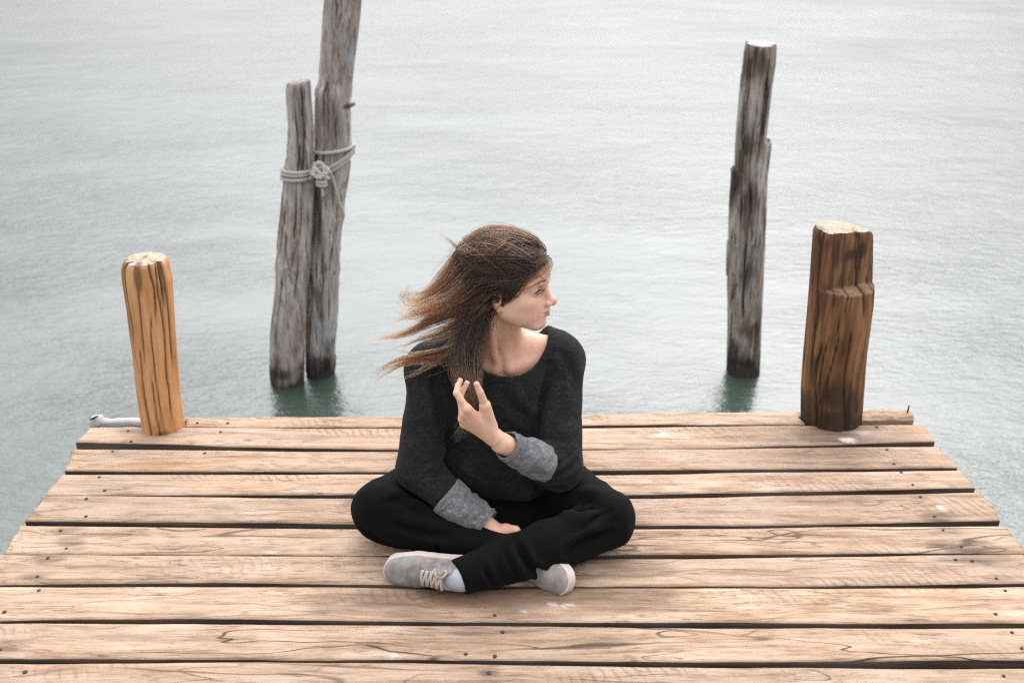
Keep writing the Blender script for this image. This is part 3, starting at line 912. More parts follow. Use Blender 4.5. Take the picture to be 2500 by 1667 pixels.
# folded white sleeve wrapped on its end
M_WRAP = mat_simple('white_sleeve', (0.48, 0.48, 0.47), 0.8, 0, 0.18, 40, 0.4)
mb = MB()
c0 = dp(222, 970, 2.80)
sec = []
for i, (dx, hw, hh, up) in enumerate([(-.016, .010, .013, .000), (-.013, .017, .018, .002), (-.003, .019, .020, .003), (.008, .018, .019, .004), (.016, .016, .018, .006), (.021, .012, .013, .005)]):
    ringv = []
    for k in range(16):
        a = 2 * math.pi * k / 16
        ca, sa = math.cos(a), math.sin(a)
        x = math.copysign(abs(ca) ** 0.6, ca) * hw
        z = math.copysign(abs(sa) ** 0.6, sa) * hh
        ringv.append((c0.x + dx + .003 * math.sin(3 * a + i), c0.y + x, c0.z + up + z + .002 * math.cos(2 * a + i)))
    sec.append(ringv)
vs = [p for s in sec for p in s]
fs = [(i * 16 + k, i * 16 + (k + 1) % 16, i * 16 + 16 + (k + 1) % 16, i * 16 + 16 + k) for i in range(len(sec) - 1) for k in range(16)]
fs += [tuple(range(15, -1, -1)), tuple(range(80, 96))]
mb.add(vs, fs)
wrap = mb.build('sleeve', M_WRAP, pole)
wrap.matrix_parent_inverse = (Matrix.Translation(pa) @ (pb - pa).to_track_quat('Z', 'Y').to_matrix().to_4x4()).inverted()
mb = MB()
s0, s1 = dp(207, 963, 2.782), dp(226, 955, 2.785)
dv = (s1 - s0)
mb.tube([s0 + dv * t for t in (0, .3, .7, 1)], [.002, .0032, .0032, .002], 8, flat=(Vector((0, 1, 0)), 1.3))
mb.build('slit', mat_simple('black_slit', (0.015, 0.015, 0.015), .8), wrap)

# ragged rail along the far edge of the deck, and the beam end beyond the brown post
def timber(name, stations, thick, mat, label=None, cat=None, parent=None, seed=0, wob=.004):
    """stations: (view x, view y of top middle, Y, half depth). A rough squared timber."""
    c = [dp(x, y, Y) for x, y, Y, hd in stations]
    n = 90
    P = catmull(c, n)
    hd = np.interp(np.linspace(0, 1, n), np.linspace(0, 1, len(c)), [s[3] for s in stations])
    prof = [(-1, -.15), (-.8, 0), (0, .06), (.8, 0), (1, -.15), (1, -1), (-1, -1)]
    vs, k = [], len(prof)
    for i in range(n):
        for j, (a, b) in enumerate(prof):
            nz = vnoise(np.array([[P[i, 0] * 18, j * 3.1, seed]]), seed)[0]
            n2 = vnoise(np.array([[P[i, 0] * 60, j * 5.1, seed]]), seed + 1)[0]
            vs.append((P[i, 0], P[i, 1] + a * hd[i] + wob * nz, P[i, 2] + b * thick + wob * .5 * n2))
    fs = [(i * k + j, i * k + (j + 1) % k, i * k + k + (j + 1) % k, i * k + k + j) for i in range(n - 1) for j in range(k)]
    fs += [tuple(range(k - 1, -1, -1)), tuple((n - 1) * k + j for j in range(k))]
    o = mesh_obj(name, vs, fs, mat, parent)
    o.data.polygons.foreach_set('use_smooth', np.zeros(len(o.data.polygons), dtype=bool))
    no_stain(o)
    if label:
        tag(o, label, cat)
    return o


M_RAIL = M_PLANK
rl = timber('edge_strip', [(425, 962.5, 2.775, .012), (700, 961, 2.78, .011), (1000, 960, 2.78, .012), (1340, 957, 2.785, .014), (1600, 953, 2.79, .018), (1840, 951, 2.80, .020)], .045, M_RAIL, parent=None, seed=4)
rl.parent = jetty
rl.location = (0, -2.2, 0)
timber('beam_end', [(1966, 948, 2.80, .030), (2030, 948.5, 2.80, .029), (2092, 948, 2.80, .028)], .055, M_RAIL,
       'stubby beam end sticking out behind the dark brown post', 'beam', seed=9, wob=.006)
mb = MB()
pb0 = dp(2083, 952, 2.80)
mb.tube([pb0 + Vector((0, 0, -.03)), pb0, pb0 + Vector((.001, 0, .02)), pb0 + Vector((.0015, 0, .034))], [.0028, .0028, .0026, .0022], 8)
o = mb.build('metal_pin', mat_simple('dark_pin', (.05, .06, .055), .5, .7), None)
tag(o, 'thin metal pin standing upright on the beam end at the right corner', 'pin')
# ------------------------------------------------------------------ implicit-surface modelling
def axis(lo, hi, coarse, fines=()):
    out = [lo]
    while out[-1] < hi:
        h = coarse
        for a, b, f in fines:
            if a <= out[-1] < b:
                h = min(h, f)
        out.append(out[-1] + h)
    return np.array(out)


class Field:
    """A signed distance field on a tensor grid, filled primitive by primitive."""

    def __init__(self, xs, ys, zs):
        self.ax = [np.asarray(a, dtype=np.float32) for a in (xs, ys, zs)]
        self.v = np.full([len(a) for a in self.ax], 0.2, dtype=np.float32)

    def box(self, lo, hi):
        sl = []
        for a, l, h in zip(self.ax, lo, hi):
            i, j = np.searchsorted(a, l), np.searchsorted(a, h)
            if i >= j:
                return None
            sl.append(slice(i, j))
        return tuple(sl)

    def pts(self, sl):
        return (self.ax[0][sl[0]][:, None, None], self.ax[1][sl[1]][None, :, None], self.ax[2][sl[2]][None, None, :])

    def put(self, sl, d, k, op):
        a = self.v[sl]
        if op == 'add':
            if k <= 0:
                self.v[sl] = np.minimum(a, d)
            else:
                h = np.clip(0.5 + 0.5 * (a - d) / k, 0, 1)
                self.v[sl] = a * (1 - h) + d * h - k * h * (1 - h)
        else:
            d = -d
            if k <= 0:
                self.v[sl] = np.maximum(a, d)
            else:
                h = np.clip(0.5 - 0.5 * (a - d) / k, 0, 1)
                self.v[sl] = a * (1 - h) + d * h + k * h * (1 - h)

    def cone(self, a, b, ra, rb, k=0.01, op='add', m=0.03):
        a, b = np.array(a, dtype=np.float32), np.array(b, dtype=np.float32)
        rr = max(ra, rb) + m
        sl = self.box(np.minimum(a, b) - rr, np.maximum(a, b) + rr)
        if sl is None:
            return
        X, Y, Z = self.pts(sl)
        ba = b - a
        L2 = float(ba @ ba) + 1e-12
        px, py, pz = X - a[0], Y - a[1], Z - a[2]
        h = np.clip((px * ba[0] + py * ba[1] + pz * ba[2]) / L2, 0, 1)
        d = np.sqrt((px - ba[0] * h) ** 2 + (py - ba[1] * h) ** 2 + (pz - ba[2] * h) ** 2) - (ra + (rb - ra) * h)
        self.put(sl, d, k, op)

    def ell(self, c, r, rot=None, k=0.01, op='add', m=0.03):
        c = np.array(c, dtype=np.float32)
        rm = max(r) + m
        sl = self.box(c - rm, c + rm)
        if sl is None:
            return
        X, Y, Z = self.pts(sl)
        px, py, pz = X - c[0], Y - c[1], Z - c[2]
        if rot is not None:
            R_ = np.array(rot, dtype=np.float32)          # columns = local axes in world
            px, py, pz = (px * R_[0, j] + py * R_[1, j] + pz * R_[2, j] for j in range(3))
        q0 = np.sqrt((px / r[0]) ** 2 + (py / r[1]) ** 2 + (pz / r[2]) ** 2)
        q1 = np.sqrt((px / r[0] ** 2) ** 2 + (py / r[1] ** 2) ** 2 + (pz / r[2] ** 2) ** 2)
        d = q0 * (q0 - 1) / (q1 + 1e-9)
        self.put(sl, d, k, op)

    def run(self, prims, grow=0.0, kmul=1.0):
        for p in prims:
            kw = dict(p[-1])
            kw['k'] = kw.get('k', 0.01) * kmul
            if p[0] == 'c':
                self.cone(p[1], p[2], p[3] + grow, p[4] + grow, **kw)
            else:
                self.ell(p[1], tuple(x + grow for x in p[2]), p[3], **kw)

    def mesh(self):
        v = self.v
        s = v < 0
        n = s.shape
        act = np.zeros([d - 1 for d in n], dtype=bool)
        s0 = s[:-1, :-1, :-1]
        for dx in (0, 1):
            for dy in (0, 1):
                for dz in (0, 1):
                    act |= s[dx:n[0] - 1 + dx, dy:n[1] - 1 + dy, dz:n[2] - 1 + dz] ^ s0
        I = np.argwhere(act).astype(np.int32)
        idx = np.full(act.shape, -1, dtype=np.int32)
        idx[I[:, 0], I[:, 1], I[:, 2]] = np.arange(len(I))
        ax = self.ax
        acc = np.zeros((len(I), 3), dtype=np.float64)
        cnt = np.zeros(len(I))
        corners = [(a, b, c) for a in (0, 1) for b in (0, 1) for c in (0, 1)]
        val = {c: v[I[:, 0] + c[0], I[:, 1] + c[1], I[:, 2] + c[2]] for c in corners}
        pos = [[ax[d][I[:, d]], ax[d][I[:, d] + 1]] for d in range(3)]
        for c in corners:
            for d in range(3):
                if c[d]:
                    continue
                e = list(c); e[d] = 1; e = tuple(e)
                va, vb = val[c], val[e]
                x = (va < 0) != (vb < 0)
                t = np.where(x, va / np.where(x, va - vb, 1), 0)
                for q in range(3):
                    pc = pos[q][c[q]]
                    if q == d:
                        pc = pc + t * (pos[q][1] - pos[q][0])
                    acc[:, q] += np.where(x, pc, 0)
                cnt += x
        V = acc / np.maximum(cnt, 1)[:, None]
        quads = []
        for d in range(3):
            o1, o2 = (d + 1) % 3, (d + 2) % 3
            sl_a = [slice(None)] * 3
            sl_b = [slice(None)] * 3
            sl_a[d], sl_b[d] = slice(0, n[d] - 1), slice(1, n[d])
            for o in (o1, o2):
                sl_a[o] = sl_b[o] = slice(1, n[o] - 1)
            a, b = s[tuple(sl_a)], s[tuple(sl_b)]
            for flip, msk in ((0, a & ~b), (1, ~a & b)):
                E = np.argwhere(msk)
                if not len(E):
                    continue
                E[:, o1] += 1
                E[:, o2] += 1
                g = []
                for (u, w) in ((0, 0), (1, 0), (1, 1), (0, 1)):
                    q = E.copy()
                    q[:, o1] -= u
                    q[:, o2] -= w
                    g.append(idx[q[:, 0], q[:, 1], q[:, 2]])
                q = np.stack(g if not flip else g[::-1], 1)
                quads.append(q)
        Q = np.vstack(quads)
        Q = Q[(Q >= 0).all(1)]
        return V, Q


def vnormals(V, Q):
    n = np.cross(V[Q[:, 2]] - V[Q[:, 0]], V[Q[:, 3]] - V[Q[:, 1]])
    N = np.zeros_like(V)
    for i in range(4):
        for d in range(3):
            N[:, d] += np.bincount(Q[:, i], weights=n[:, d], minlength=len(V))
    return N / (np.linalg.norm(N, axis=1)[:, None] + 1e-12)


def relax(V, Q, it=1, lam=0.5):
    for _ in range(it):
        S = np.zeros_like(V)
        c = np.zeros(len(V))
        for i in range(4):
            for j in (1, 3):
                a, b = Q[:, i], Q[:, (i + j) % 4]
                for d in range(3):
                    S[:, d] += np.bincount(a, weights=V[b, d], minlength=len(V))
                c += np.bincount(a, minlength=len(V))
        V = V + lam * (S / np.maximum(c, 1)[:, None] - V)
    return V


def A(v):
    return np.array(tuple(v), dtype=float)


# ------------------------------------------------------------------ pose: joints in the world
HIP_L, HIP_R = np.array([.045, 2.40, .085]), np.array([-.135, 2.40, .085])
KNEE_R, KNEE_L = A(dp(872, 1165, 2.13)), A(dp(1396, 1188, 2.10))
ANK_L, ANK_R = A(dp(1085, 1311, 1.938)), np.array([.04, 1.995, .046])
SH_L, SH_R = A(dp(1290, 824, 2.36)), A(dp(985, 842, 2.33))
EL_L, EL_R = A(dp(1283, 1076, 2.18)), A(dp(962, 1082, 2.17))
WR_L, WR_R = A(dp(1150, 1016, 2.09)), A(dp(1148, 1230, 2.06))
NECK = np.array([-.026, 2.372, .445])
PSI, TILT, ROLL = math.radians(71), math.radians(-1), math.radians(0)
HC = A(dp(1168, 664, 2.31))
HSR = 1.07
HS = np.array([1.05, 1.115, 1.085])                                           # head scale
fdir = Vector((math.sin(PSI) * math.cos(TILT), -math.cos(PSI) * math.cos(TILT), math.sin(TILT)))
rdir = Vector((-math.cos(PSI), -math.sin(PSI), 0))
udir = rdir.cross(fdir)
HR = np.array([tuple(rdir), tuple(fdir), tuple(udir)]).T      # local x = her right, y = front, z = up


def hd(x, y, z):
    return HC + HR @ (np.array([x, y, z]) * HS)


def hc(a, b, ra, rb, **kw):
    return ('c', hd(*a), hd(*b), ra * HSR, rb * HSR, kw)


def he(c, r, rot=None, **kw):
    R_ = HR if rot is None else HR @ np.array(Euler(rot).to_matrix())
    return ('e', hd(*c), tuple(np.array(r) * HS), R_, kw)


HEAD = [
    he((0, -.010, .043), (.072, .090, .080), k=.01),
    he((0, .034, .054), (.060, .060, .058), k=.02),
    he((0, .026, -.018), (.060, .061, .062), k=.02),
]
for s in (1, -1):
    HEAD += [hc((s * .046, .012, -.034), (s * .016, .066, -.070), .0185, .0145, k=.028),
             he((s * .041, .052, -.010), (.021, .021, .019), k=.02)]
HEAD += [he((0, .0715, -.072), (.0175, .0165, .0150), k=.018),
         he((0, .0625, -.038), (.032, .031, .030), k=.016)]
for s in (1, -1):
    HEAD += [he((s * .038, .042, -.036), (.021, .026, .028), k=.018)]
for s in (1, -1):
    HEAD += [hc((s * .008, .0795, .035), (s * .040, .062, .034), .0105, .0100, k=.012)]
for s in (1, -1):                                     # eye sockets
    HEAD += [he((s * .033, .0885, .018), (.019, .0150, .0110), k=.012, op='sub')]
HEAD += [hc((0, .0800, .027), (0, .0985, -.008), .0074, .0088, k=.011),
         he((0, .1045, -.0125), (.0104, .0100, .0098), k=.009)]
for s in (1, -1):
    HEAD += [he((s * .0115, .0975, -.0165), (.0068, .0088, .0068), k=.005)]
HEAD += [hc((0, .104, -.0185), (0, .094, -.0245), .0045, .0055, k=.005)]
for s in (1, -1):                                     # lids over the eyeball
    HEAD += [he((s * .0315, .0655, .0185), (.0152, .0142, .0135), k=.006)]
for s in (1, -1):                                     # the opening between the lids
    HEAD += [he((s * .0325, .0800, .0165), (.0125, .0090, .0040), (math.radians(4), 0, s * math.radians(-22)), k=.0015, op='sub')]
# lips
for s in (1, -1):
    HEAD += [hc((s * .004, .0945, -.0355), (s * .021, .0825, -.0382), .0050, .0026, k=.004),
             hc((0, .0930, -.0468), (s * .018, .0820, -.0412), .0056, .0030, k=.004)]
    HEAD += [hc((0, .1005, -.0412), (s * .024, .0840, -.0392), .0009, .0008, k=.003, op='sub')]
HEAD += [he((0, .0975, -.0585), (.014, .006, .0045), k=.008, op='sub'),
         hc((0, .102, -.0265), (0, .1015, -.031), .0018, .0022, k=.004, op='sub')]
for s in (1, -1):                                     # ears
    HEAD += [he((s * .0720, -.006, .004), (.0075, .0160, .0270), (math.radians(-12), 0, s * math.radians(-22)), k=.006),
             he((s * .0715, .0015, -.0215), (.0060, .0082, .0100), k=.005),
             he((s * .0810, -.001, .004), (.0065, .0085, .0130), (math.radians(-12), 0, s * math.radians(-22)), k=.003, op='sub')]
NECKP = [('c', hd(0, -.020, -.030), NECK, .050, .053, dict(k=.018)),
         ('c', NECK + np.array([.0, .01, -.0]), np.array([.085, 2.375, .442]), .046, .030, dict(k=.03)),
         ('c', NECK + np.array([.0, .01, -.0]), np.array([-.135, 2.365, .440]), .046, .030, dict(k=.03)),
         ('c', hd(.050, -.030, -.030), np.array([-.040, 2.297, .420]), .015, .0085, dict(k=.016)),
         ('c', hd(-.048, -.030, -.030), np.array([-.012, 2.295, .420]), .014, .0085, dict(k=.016)),
         ('c', np.array([-.045, 2.293, .413]), np.array([-.17, 2.345, .428]), .009, .010, dict(k=.016)),
         ('c', np.array([-.005, 2.293, .413]), np.array([.10, 2.345, .430]), .009, .010, dict(k=.016))]
TORSO = [('e', (-.035, 2.37, .335), (.150, .095, .135), None, dict(k=.03)),
         ('e', (-.035, 2.385, .20), (.135, .095, .12), None, dict(k=.04)),
         ('e', (-.042, 2.40, .115), (.155, .105, .095), None, dict(k=.04)),
         ('c', SH_L + np.array([-.01, 0, 0]), np.array([-.03, 2.37, .40]), .046, .060, dict(k=.03)),
         ('c', SH_R + np.array([.01, 0, 0]), np.array([-.03, 2.37, .40]), .046, .060, dict(k=.03))]
ARMS = [('c', SH_L, EL_L, .043, .034, dict(k=.02)), ('c', SH_R, EL_R, .043, .034, dict(k=.02)),
        ('c', EL_L, WR_L, .034, .0245, dict(k=.01)), ('c', EL_R, WR_R, .026, .0245, dict(k=.01))]
LEGS = []
for h_, kn, an in ((HIP_L, KNEE_L, ANK_L), (HIP_R, KNEE_R, ANK_R)):
    LEGS += [('c', h_, kn, .060, .036, dict(k=.02)), ('c', kn, an + np.array([0, 0, -.012]), .022, .020, dict(k=.02))]


# hands: photo pixels (2500 wide) with a depth for every joint
def hp(x, y, Y):
    return A(at(x, y, Y))


def finger(chain, radii, k0=.008):
    out = []
    for i in range(len(chain) - 1):
        out.append(('c', chain[i], chain[i + 1], radii[i], radii[i + 1], dict(k=k0 if i == 0 else .002)))
    return out


LH = dict(
    w=hp(1213, 1071, 2.085),
    index=[hp(1141, 999, 2.045), hp(1114.5, 960, 2.055), hp(1118, 941, 2.068), hp(1124.5, 928.5, 2.075)],
    middle=[hp(1133, 1011, 2.055), hp(1122, 972, 2.074), hp(1131, 951, 2.082), hp(1141, 935, 2.084)],
    ring=[hp(1130, 1022, 2.068), hp(1127, 992, 2.100), hp(1140, 977, 2.112), hp(1150, 970, 2.112)],
    little=[hp(1133, 1034, 2.080), hp(1134, 1010, 2.105), hp(1145, 998, 2.115), hp(1152, 993, 2.115)],
    thumb=[hp(1200, 1036, 2.082), hp(1184, 989, 2.058), hp(1172, 957, 2.050), hp(1163.5, 937.5, 2.050)])
RHD = dict(
    w=hp(1212, 1300, 2.070),
    index=[hp(1272, 1316, 2.040), hp(1287, 1338, 2.010), hp(1292, 1356, 2.000), hp(1294, 1368, 1.995)],
    middle=[hp(1262, 1330, 2.035), hp(1276, 1354, 2.010), hp(1281, 1368, 2.000), hp(1284, 1378, 1.995)],
    ring=[hp(1250, 1340, 2.033), hp(1262, 1360, 2.010), hp(1266, 1373, 2.000), hp(1269, 1382, 1.995)],
    little=[hp(1238, 1346, 2.035), hp(1247, 1362, 2.015), hp(1250, 1373, 2.005), hp(1252, 1380, 2.000)],
    thumb=[hp(1236, 1290, 2.063), hp(1258, 1296, 2.045), hp(1272, 1308, 2.031), hp(1281, 1319, 2.023)])
HANDS = []
for H, wr in ((LH, WR_L), (RHD, WR_R)):
    w = H['w']
    HANDS += [('c', wr, w, .0245, .0215, dict(k=.008))]
    for f, r in (('index', .0125), ('middle', .0125), ('ring', .012), ('little', .011)):
        HANDS += [('c', w + (H[f][0] - w) * .12, H[f][0], .0165, r * .92, dict(k=.012))]
    HANDS += [('c', w + (H['index'][0] - w) * .25, H['thumb'][1], .016, .0115, dict(k=.014))]
    for f, r in (('index', (.0092, .0081, .0069, .0056)), ('middle', (.0092, .0080, .0069, .0056)),
                 ('ring', (.0096, .0084, .0072, .0060)), ('little', (.0086, .0075, .0065, .0055))):
        HANDS += finger(H[f], r)
        kn = H[f][0]
        HANDS += [('c', kn + np.array([0, -.0035, .001]), kn + np.array([0, -.0030, .0015]), .0066, .0066, dict(k=.006))]
    HANDS += finger(H['thumb'], (.0130, .0104, .0086, .0066), .012)

# ------------------------------------------------------------------ skin
def mat_skin():
    m, nt, bs = new_mat('skin')
    tcn = node(nt, 'ShaderNodeTexCoord')
    P = tcn.outputs['Object']
    vc = node(nt, 'ShaderNodeVertexColor', layer_name='tint')
    n1 = noise(nt, P, 55, 4.0, 0.6)
    n2 = noise(nt, P, 420, 3.0, 0.6)
    col = mixc(nt, remap(nt, n1, 0.35, 0.65, 0, 1), (0.93, 0.92, 0.91), (1.06, 1.04, 1.02))
    col = mixc(nt, 1.0, vc.outputs['Color'], col, 'MULTIPLY')
    fr = remap(nt, n2, 0.62, 0.72, 0, 0.16)
    col = mixc(nt, fr, col, (0.30, 0.13, 0.07))
    set_in(nt, bs, color=col, rough=0.50, spec=0.35, sss=0.06, normal=bump(nt, n2, 0.12, 0.0015))
    bs.inputs['Subsurface Radius'].default_value = (0.9, 0.35, 0.2)
    bs.inputs['Subsurface Scale'].default_value = 0.006
    return m


def sd_ball(V, c, r):
    return np.linalg.norm((V - c) / r, axis=1)


M_SKIN = mat_skin()
xs = axis(-.47, .38, .0035, [(-.125, .125, .0015)])
ys = axis(1.86, 2.56, .0035, [(2.005, 2.135, .0016), (2.17, 2.43, .0016)])
zs = axis(-.0, .84, .0035, [(.045, .13, .0018), (.28, .42, .0016), (.42, .80, .0014)])
F = Field(xs, ys, zs)
F.run(TORSO)
F.run(LEGS)
F.run(ARMS)
F.run(NECKP[:3])
F.run(HEAD[:7], kmul=1.0)
F.run(NECKP[3:])
F.run(HEAD[7:])
F.run(HANDS)
V, Q = F.mesh()
del F
V = relax(V, Q, 1, 0.35)
C = np.tile(np.array([0.745, 0.475, 0.350, 1.0]), (len(V), 1))
loc = (V - HC) @ HR / HS


def tint(d, col, amt, r0=0.3, r1=1.0):
    f = (np.clip((r1 - d) / (r1 - r0), 0, 1) ** 1.2 * amt)[:, None]
    C[:, :3] = C[:, :3] * (1 - f) + np.array(col) * f


for s in (1, -1):
    tint(sd_ball(loc, np.array([s * .047, .056, -.014]), np.array([.024, .03, .020])), (.74, .33, .255), .72)
    tint(sd_ball(loc, np.array([s * .030, .078, .0105]), np.array([.017, .02, .006])), (.50, .27, .20), .35)
    tint(sd_ball(loc, np.array([s * .0325, .078, .0255]), np.array([.019, .02, .0045])), (.50, .275, .19), .4)
tint(sd_ball(loc, np.array([0, .112, -.014]), np.array([.018, .02, .014])), (.60, .26, .19), .5)
tint(sd_ball(loc, np.array([.075, 0, -.012]), np.array([.014, .03, .035])), (.60, .27, .19), .55)
tint(sd_ball(loc, np.array([0, .10, -.0425]), np.array([.0225, .022, .0090])), (.52, .235, .195), .9, .65, 1.0)
tint(sd_ball(loc, np.array([0, .105, -.0412]), np.array([.0230, .03, .0014])), (.20, .06, .05), .7, .5, 1.0)
tint(sd_ball(V, np.array([-.03, 2.27, .41]), np.array([.10, .08, .05])), (.60, .30, .22), .5)
tint(sd_ball(V, np.array([-.03, 2.31, .46]), np.array([.17, .17, .13])), (.56, .335, .235), .75)
for H in (LH, RHD):
    for f in ('index', 'middle', 'ring', 'little'):
        tint(sd_ball(V, H[f][0] + np.array([0, -.008, .002]), np.full(3, .011)), (.62, .27, .20), .55)
        tint(sd_ball(V, H[f][1], np.full(3, .011)), (.62, .28, .21), .35)
tint(sd_ball(V, RHD['w'] + (RHD['middle'][0] - RHD['w']) * .6, np.full(3, .07)), (.60, .27, .21), .55)
HAIRLINE_Z, HAIRLINE_Y = [-.08, -.04, -.02, .0, .03, .055, .072, .088, .13], [-.035, -.022, .006, .022, .044, .059, .069, .088, .12]


def in_hair(l):
    return (l[:, 1] < np.interp(l[:, 2], HAIRLINE_Z, HAIRLINE_Y)) & (l[:, 2] > -.062 + .5 * np.maximum(0, l[:, 1] + .02))


hm_ = np.interp(loc[:, 2], HAIRLINE_Z, HAIRLINE_Y) - loc[:, 1] + .0025 * vnoise(loc * 400, 5)
m_ = in_hair(loc + np.stack([loc[:, 0] * 0, .004 * vnoise(loc * 300, 5), loc[:, 2] * 0], 1)) & (np.linalg.norm(loc / np.array([.1, .12, .15]), axis=1) < 1.2) & ~((np.abs(loc[:, 0]) > .0705) & (loc[:, 1] > -.02) & (loc[:, 2] < .03))
hf_ = (np.clip((hm_ - .002) / .012, 0, 1) * m_)[:, None]
C[:, :3] = C[:, :3] * (1 - hf_) + np.array((.020, .0115, .0078)) * hf_
mole = hd(.045, .02, -.105)
body = mesh_obj('person', V, Q, M_SKIN)
ca = body.data.color_attributes.new('tint', 'FLOAT_COLOR', 'POINT')
ca.data.foreach_set('color', C.astype(np.float32).ravel())
tag(body, 'young woman with windblown brown hair, black sweater and trousers, sitting cross-legged and looking aside', 'person')
BODY_CORE = TORSO + ARMS + NECKP[:3]

# ------------------------------------------------------------------ eyes, brows, lashes, nails
def mat_eye():
    m, nt, bs = new_mat('eyeball')
    tcn = node(nt, 'ShaderNodeTexCoord')
    sx = node(nt, 'ShaderNodeSeparateXYZ', {0: tcn.outputs['Object']})
    r = math_n(nt, 'SQRT', math_n(nt, 'ADD', math_n(nt, 'POWER', sx.outputs[0], 2.0), math_n(nt, 'POWER', sx.outputs[2], 2.0)))
    col = ramp(nt, math_n(nt, 'MULTIPLY', r, 100.0), [(0.0, (.004, .004, .004)), (0.22, (.005, .005, .005)), (0.26, (.07, .075, .06)), (0.52, (.05, .05, .045)), (0.58, (.62, .58, .55)), (1.0, (.55, .42, .38))])
    set_in(nt, bs, color=col, rough=0.08, spec=0.6)
    return m


M_EYE = mat_eye()
M_LASH = mat_simple('dark_lashes', (.016, .011, .009), .6, 0, .2, 80, 0)
M_BROW = mat_simple('brown_brows', (.11, .062, .040), .7, 0, .3, 300, 0.2)
for s in (1, -1):
    vs, fs = [], []
    n, mr = 20, 14
    for i in range(mr + 1):
        a = math.pi * i / mr
        for k in range(n):
            b = 2 * math.pi * k / n
            vs.append((.0121 * HSR * math.sin(a) * math.cos(b), .0121 * HSR * math.cos(a), .0121 * HSR * math.sin(a) * math.sin(b)))
    for i in range(mr):
        for k in range(n):
            fs.append((i * n + k, i * n + (k + 1) % n, (i + 1) * n + (k + 1) % n, (i + 1) * n + k))
    e = mesh_obj('eye', vs, fs, M_EYE, body)
    e.matrix_local = Matrix.Translation(hd(s * .0315, .0660, .0180)) @ Matrix(HR).to_4x4()
    # lash line and lashes along the upper lid
    mb = MB()
    arc = []
    for i in range(11):
        t = -1 + 2 * i / 10
        x = s * (.0325 + .0135 * t)
        arc.append(hd(x, .0800 - .0022 * t * t - .0040 * (t + .2) - .0006, .0165 + .0044 * math.sqrt(max(0, 1 - t * t)) - .0006 * t))
    arc = [Vector(p) for p in arc]
    mb.tube(arc, [.0004 + .0010 * math.sin(math.pi * min(1, i / 10 + .12)) for i in range(11)], 6)
    for i in range(16):
        t = -0.8 + 1.75 * i / 15
        p = Vector(hd(s * (.0325 + .0135 * t), .0798 - .0022 * t * t - .0040 * (t + .2), .0165 + .0044 * math.sqrt(max(0, 1 - t * t))))
        o_ = Vector(HR @ np.array([s * (.003 * t + .001), .0070, .0022]))
        mb.tube([p, p + o_ * .6 - Vector((0, 0, .0010)), p + o_ + Vector((0, 0, .0004))], [.00045, .0004, .0002], 4, caps=False)
    low = [Vector(hd(s * (.0325 + .0125 * t), .0786 - .0022 * t * t - .0040 * (t + .2), .0165 - .0039 * math.sqrt(max(0, 1 - t * t)))) for t in np.linspace(-.8, .9, 9)]
    mb.tube(low, .0004, 5)
    mb.build('eyelashes', M_LASH, body)
    mb = MB()
    for i in range(46):
        t = i / 45
        x = .012 + .036 * t
        z = .0375 + .0068 * math.sin(math.pi * min(1, t * .85 + .1)) - .0020 * t
        y = .0915 - .0050 * t - .0175 * t * t
        for r_ in range(3):
            dz = random.uniform(-1, 1) * (.0030 - .0022 * t)
            p = Vector(hd(s * x, y + random.uniform(-.0004, .0010), z + dz))
            dv = Vector(HR @ np.array([s * .0050, -.0010 - .0020 * t, .0022 * (1 - 1.5 * t)]))
            mb.tube([p, p + dv * .5 + Vector(HR @ np.array([0, .0005, 0])), p + dv], [.00050, .00045, .0002], 4, caps=False)
    mb.build('eyebrow', M_BROW, body)

M_NAILP = mat_simple('pale_pink_nail', (.74, .52, .49), .25, 0, .05, 60, 0, .5)


def nail(tip, prev, toward, L=.0095, W=.0044):
    """a nail plate on the last joint, facing `toward`"""
    ax = Vector(tip - prev).normalized()
    nn = Vector(toward)
    nn = (nn - ax * nn.dot(ax)).normalized()
    sd = ax.cross(nn)
    vs, fs = [], []
    for i in range(6):
        t = i / 5
        wd = W * (0.75 + .35 * math.sin(math.pi * (.15 + .7 * t)))
        if i == 5:
            wd *= .6
        for j in range(5):
            u = -1 + j / 2
            p = Vector(tip) + ax * (-.0035 + L * t - .0015) + sd * (wd * u) + nn * (.0068 - .0022 * u * u - .0012 * t * t)
            vs.append(p)
    for i in range(5):
        for j in range(4):
            fs.append((i * 5 + j, i * 5 + j + 1, i * 5 + j + 6, i * 5 + j + 5))
    o = mesh_obj('fingernail', vs, fs, M_NAILP, body)
    md = o.modifiers.new('thick', 'SOLIDIFY')
    md.thickness = .0008
    md.offset = 0
    return o


nail(LH['thumb'][3], LH['thumb'][2], (-.15, -.9, .35), .0125, .0052)
for f in ('index', 'middle'):
    nail(LH[f][3], LH[f][2], (-.75, .1, .2), .009, .004)

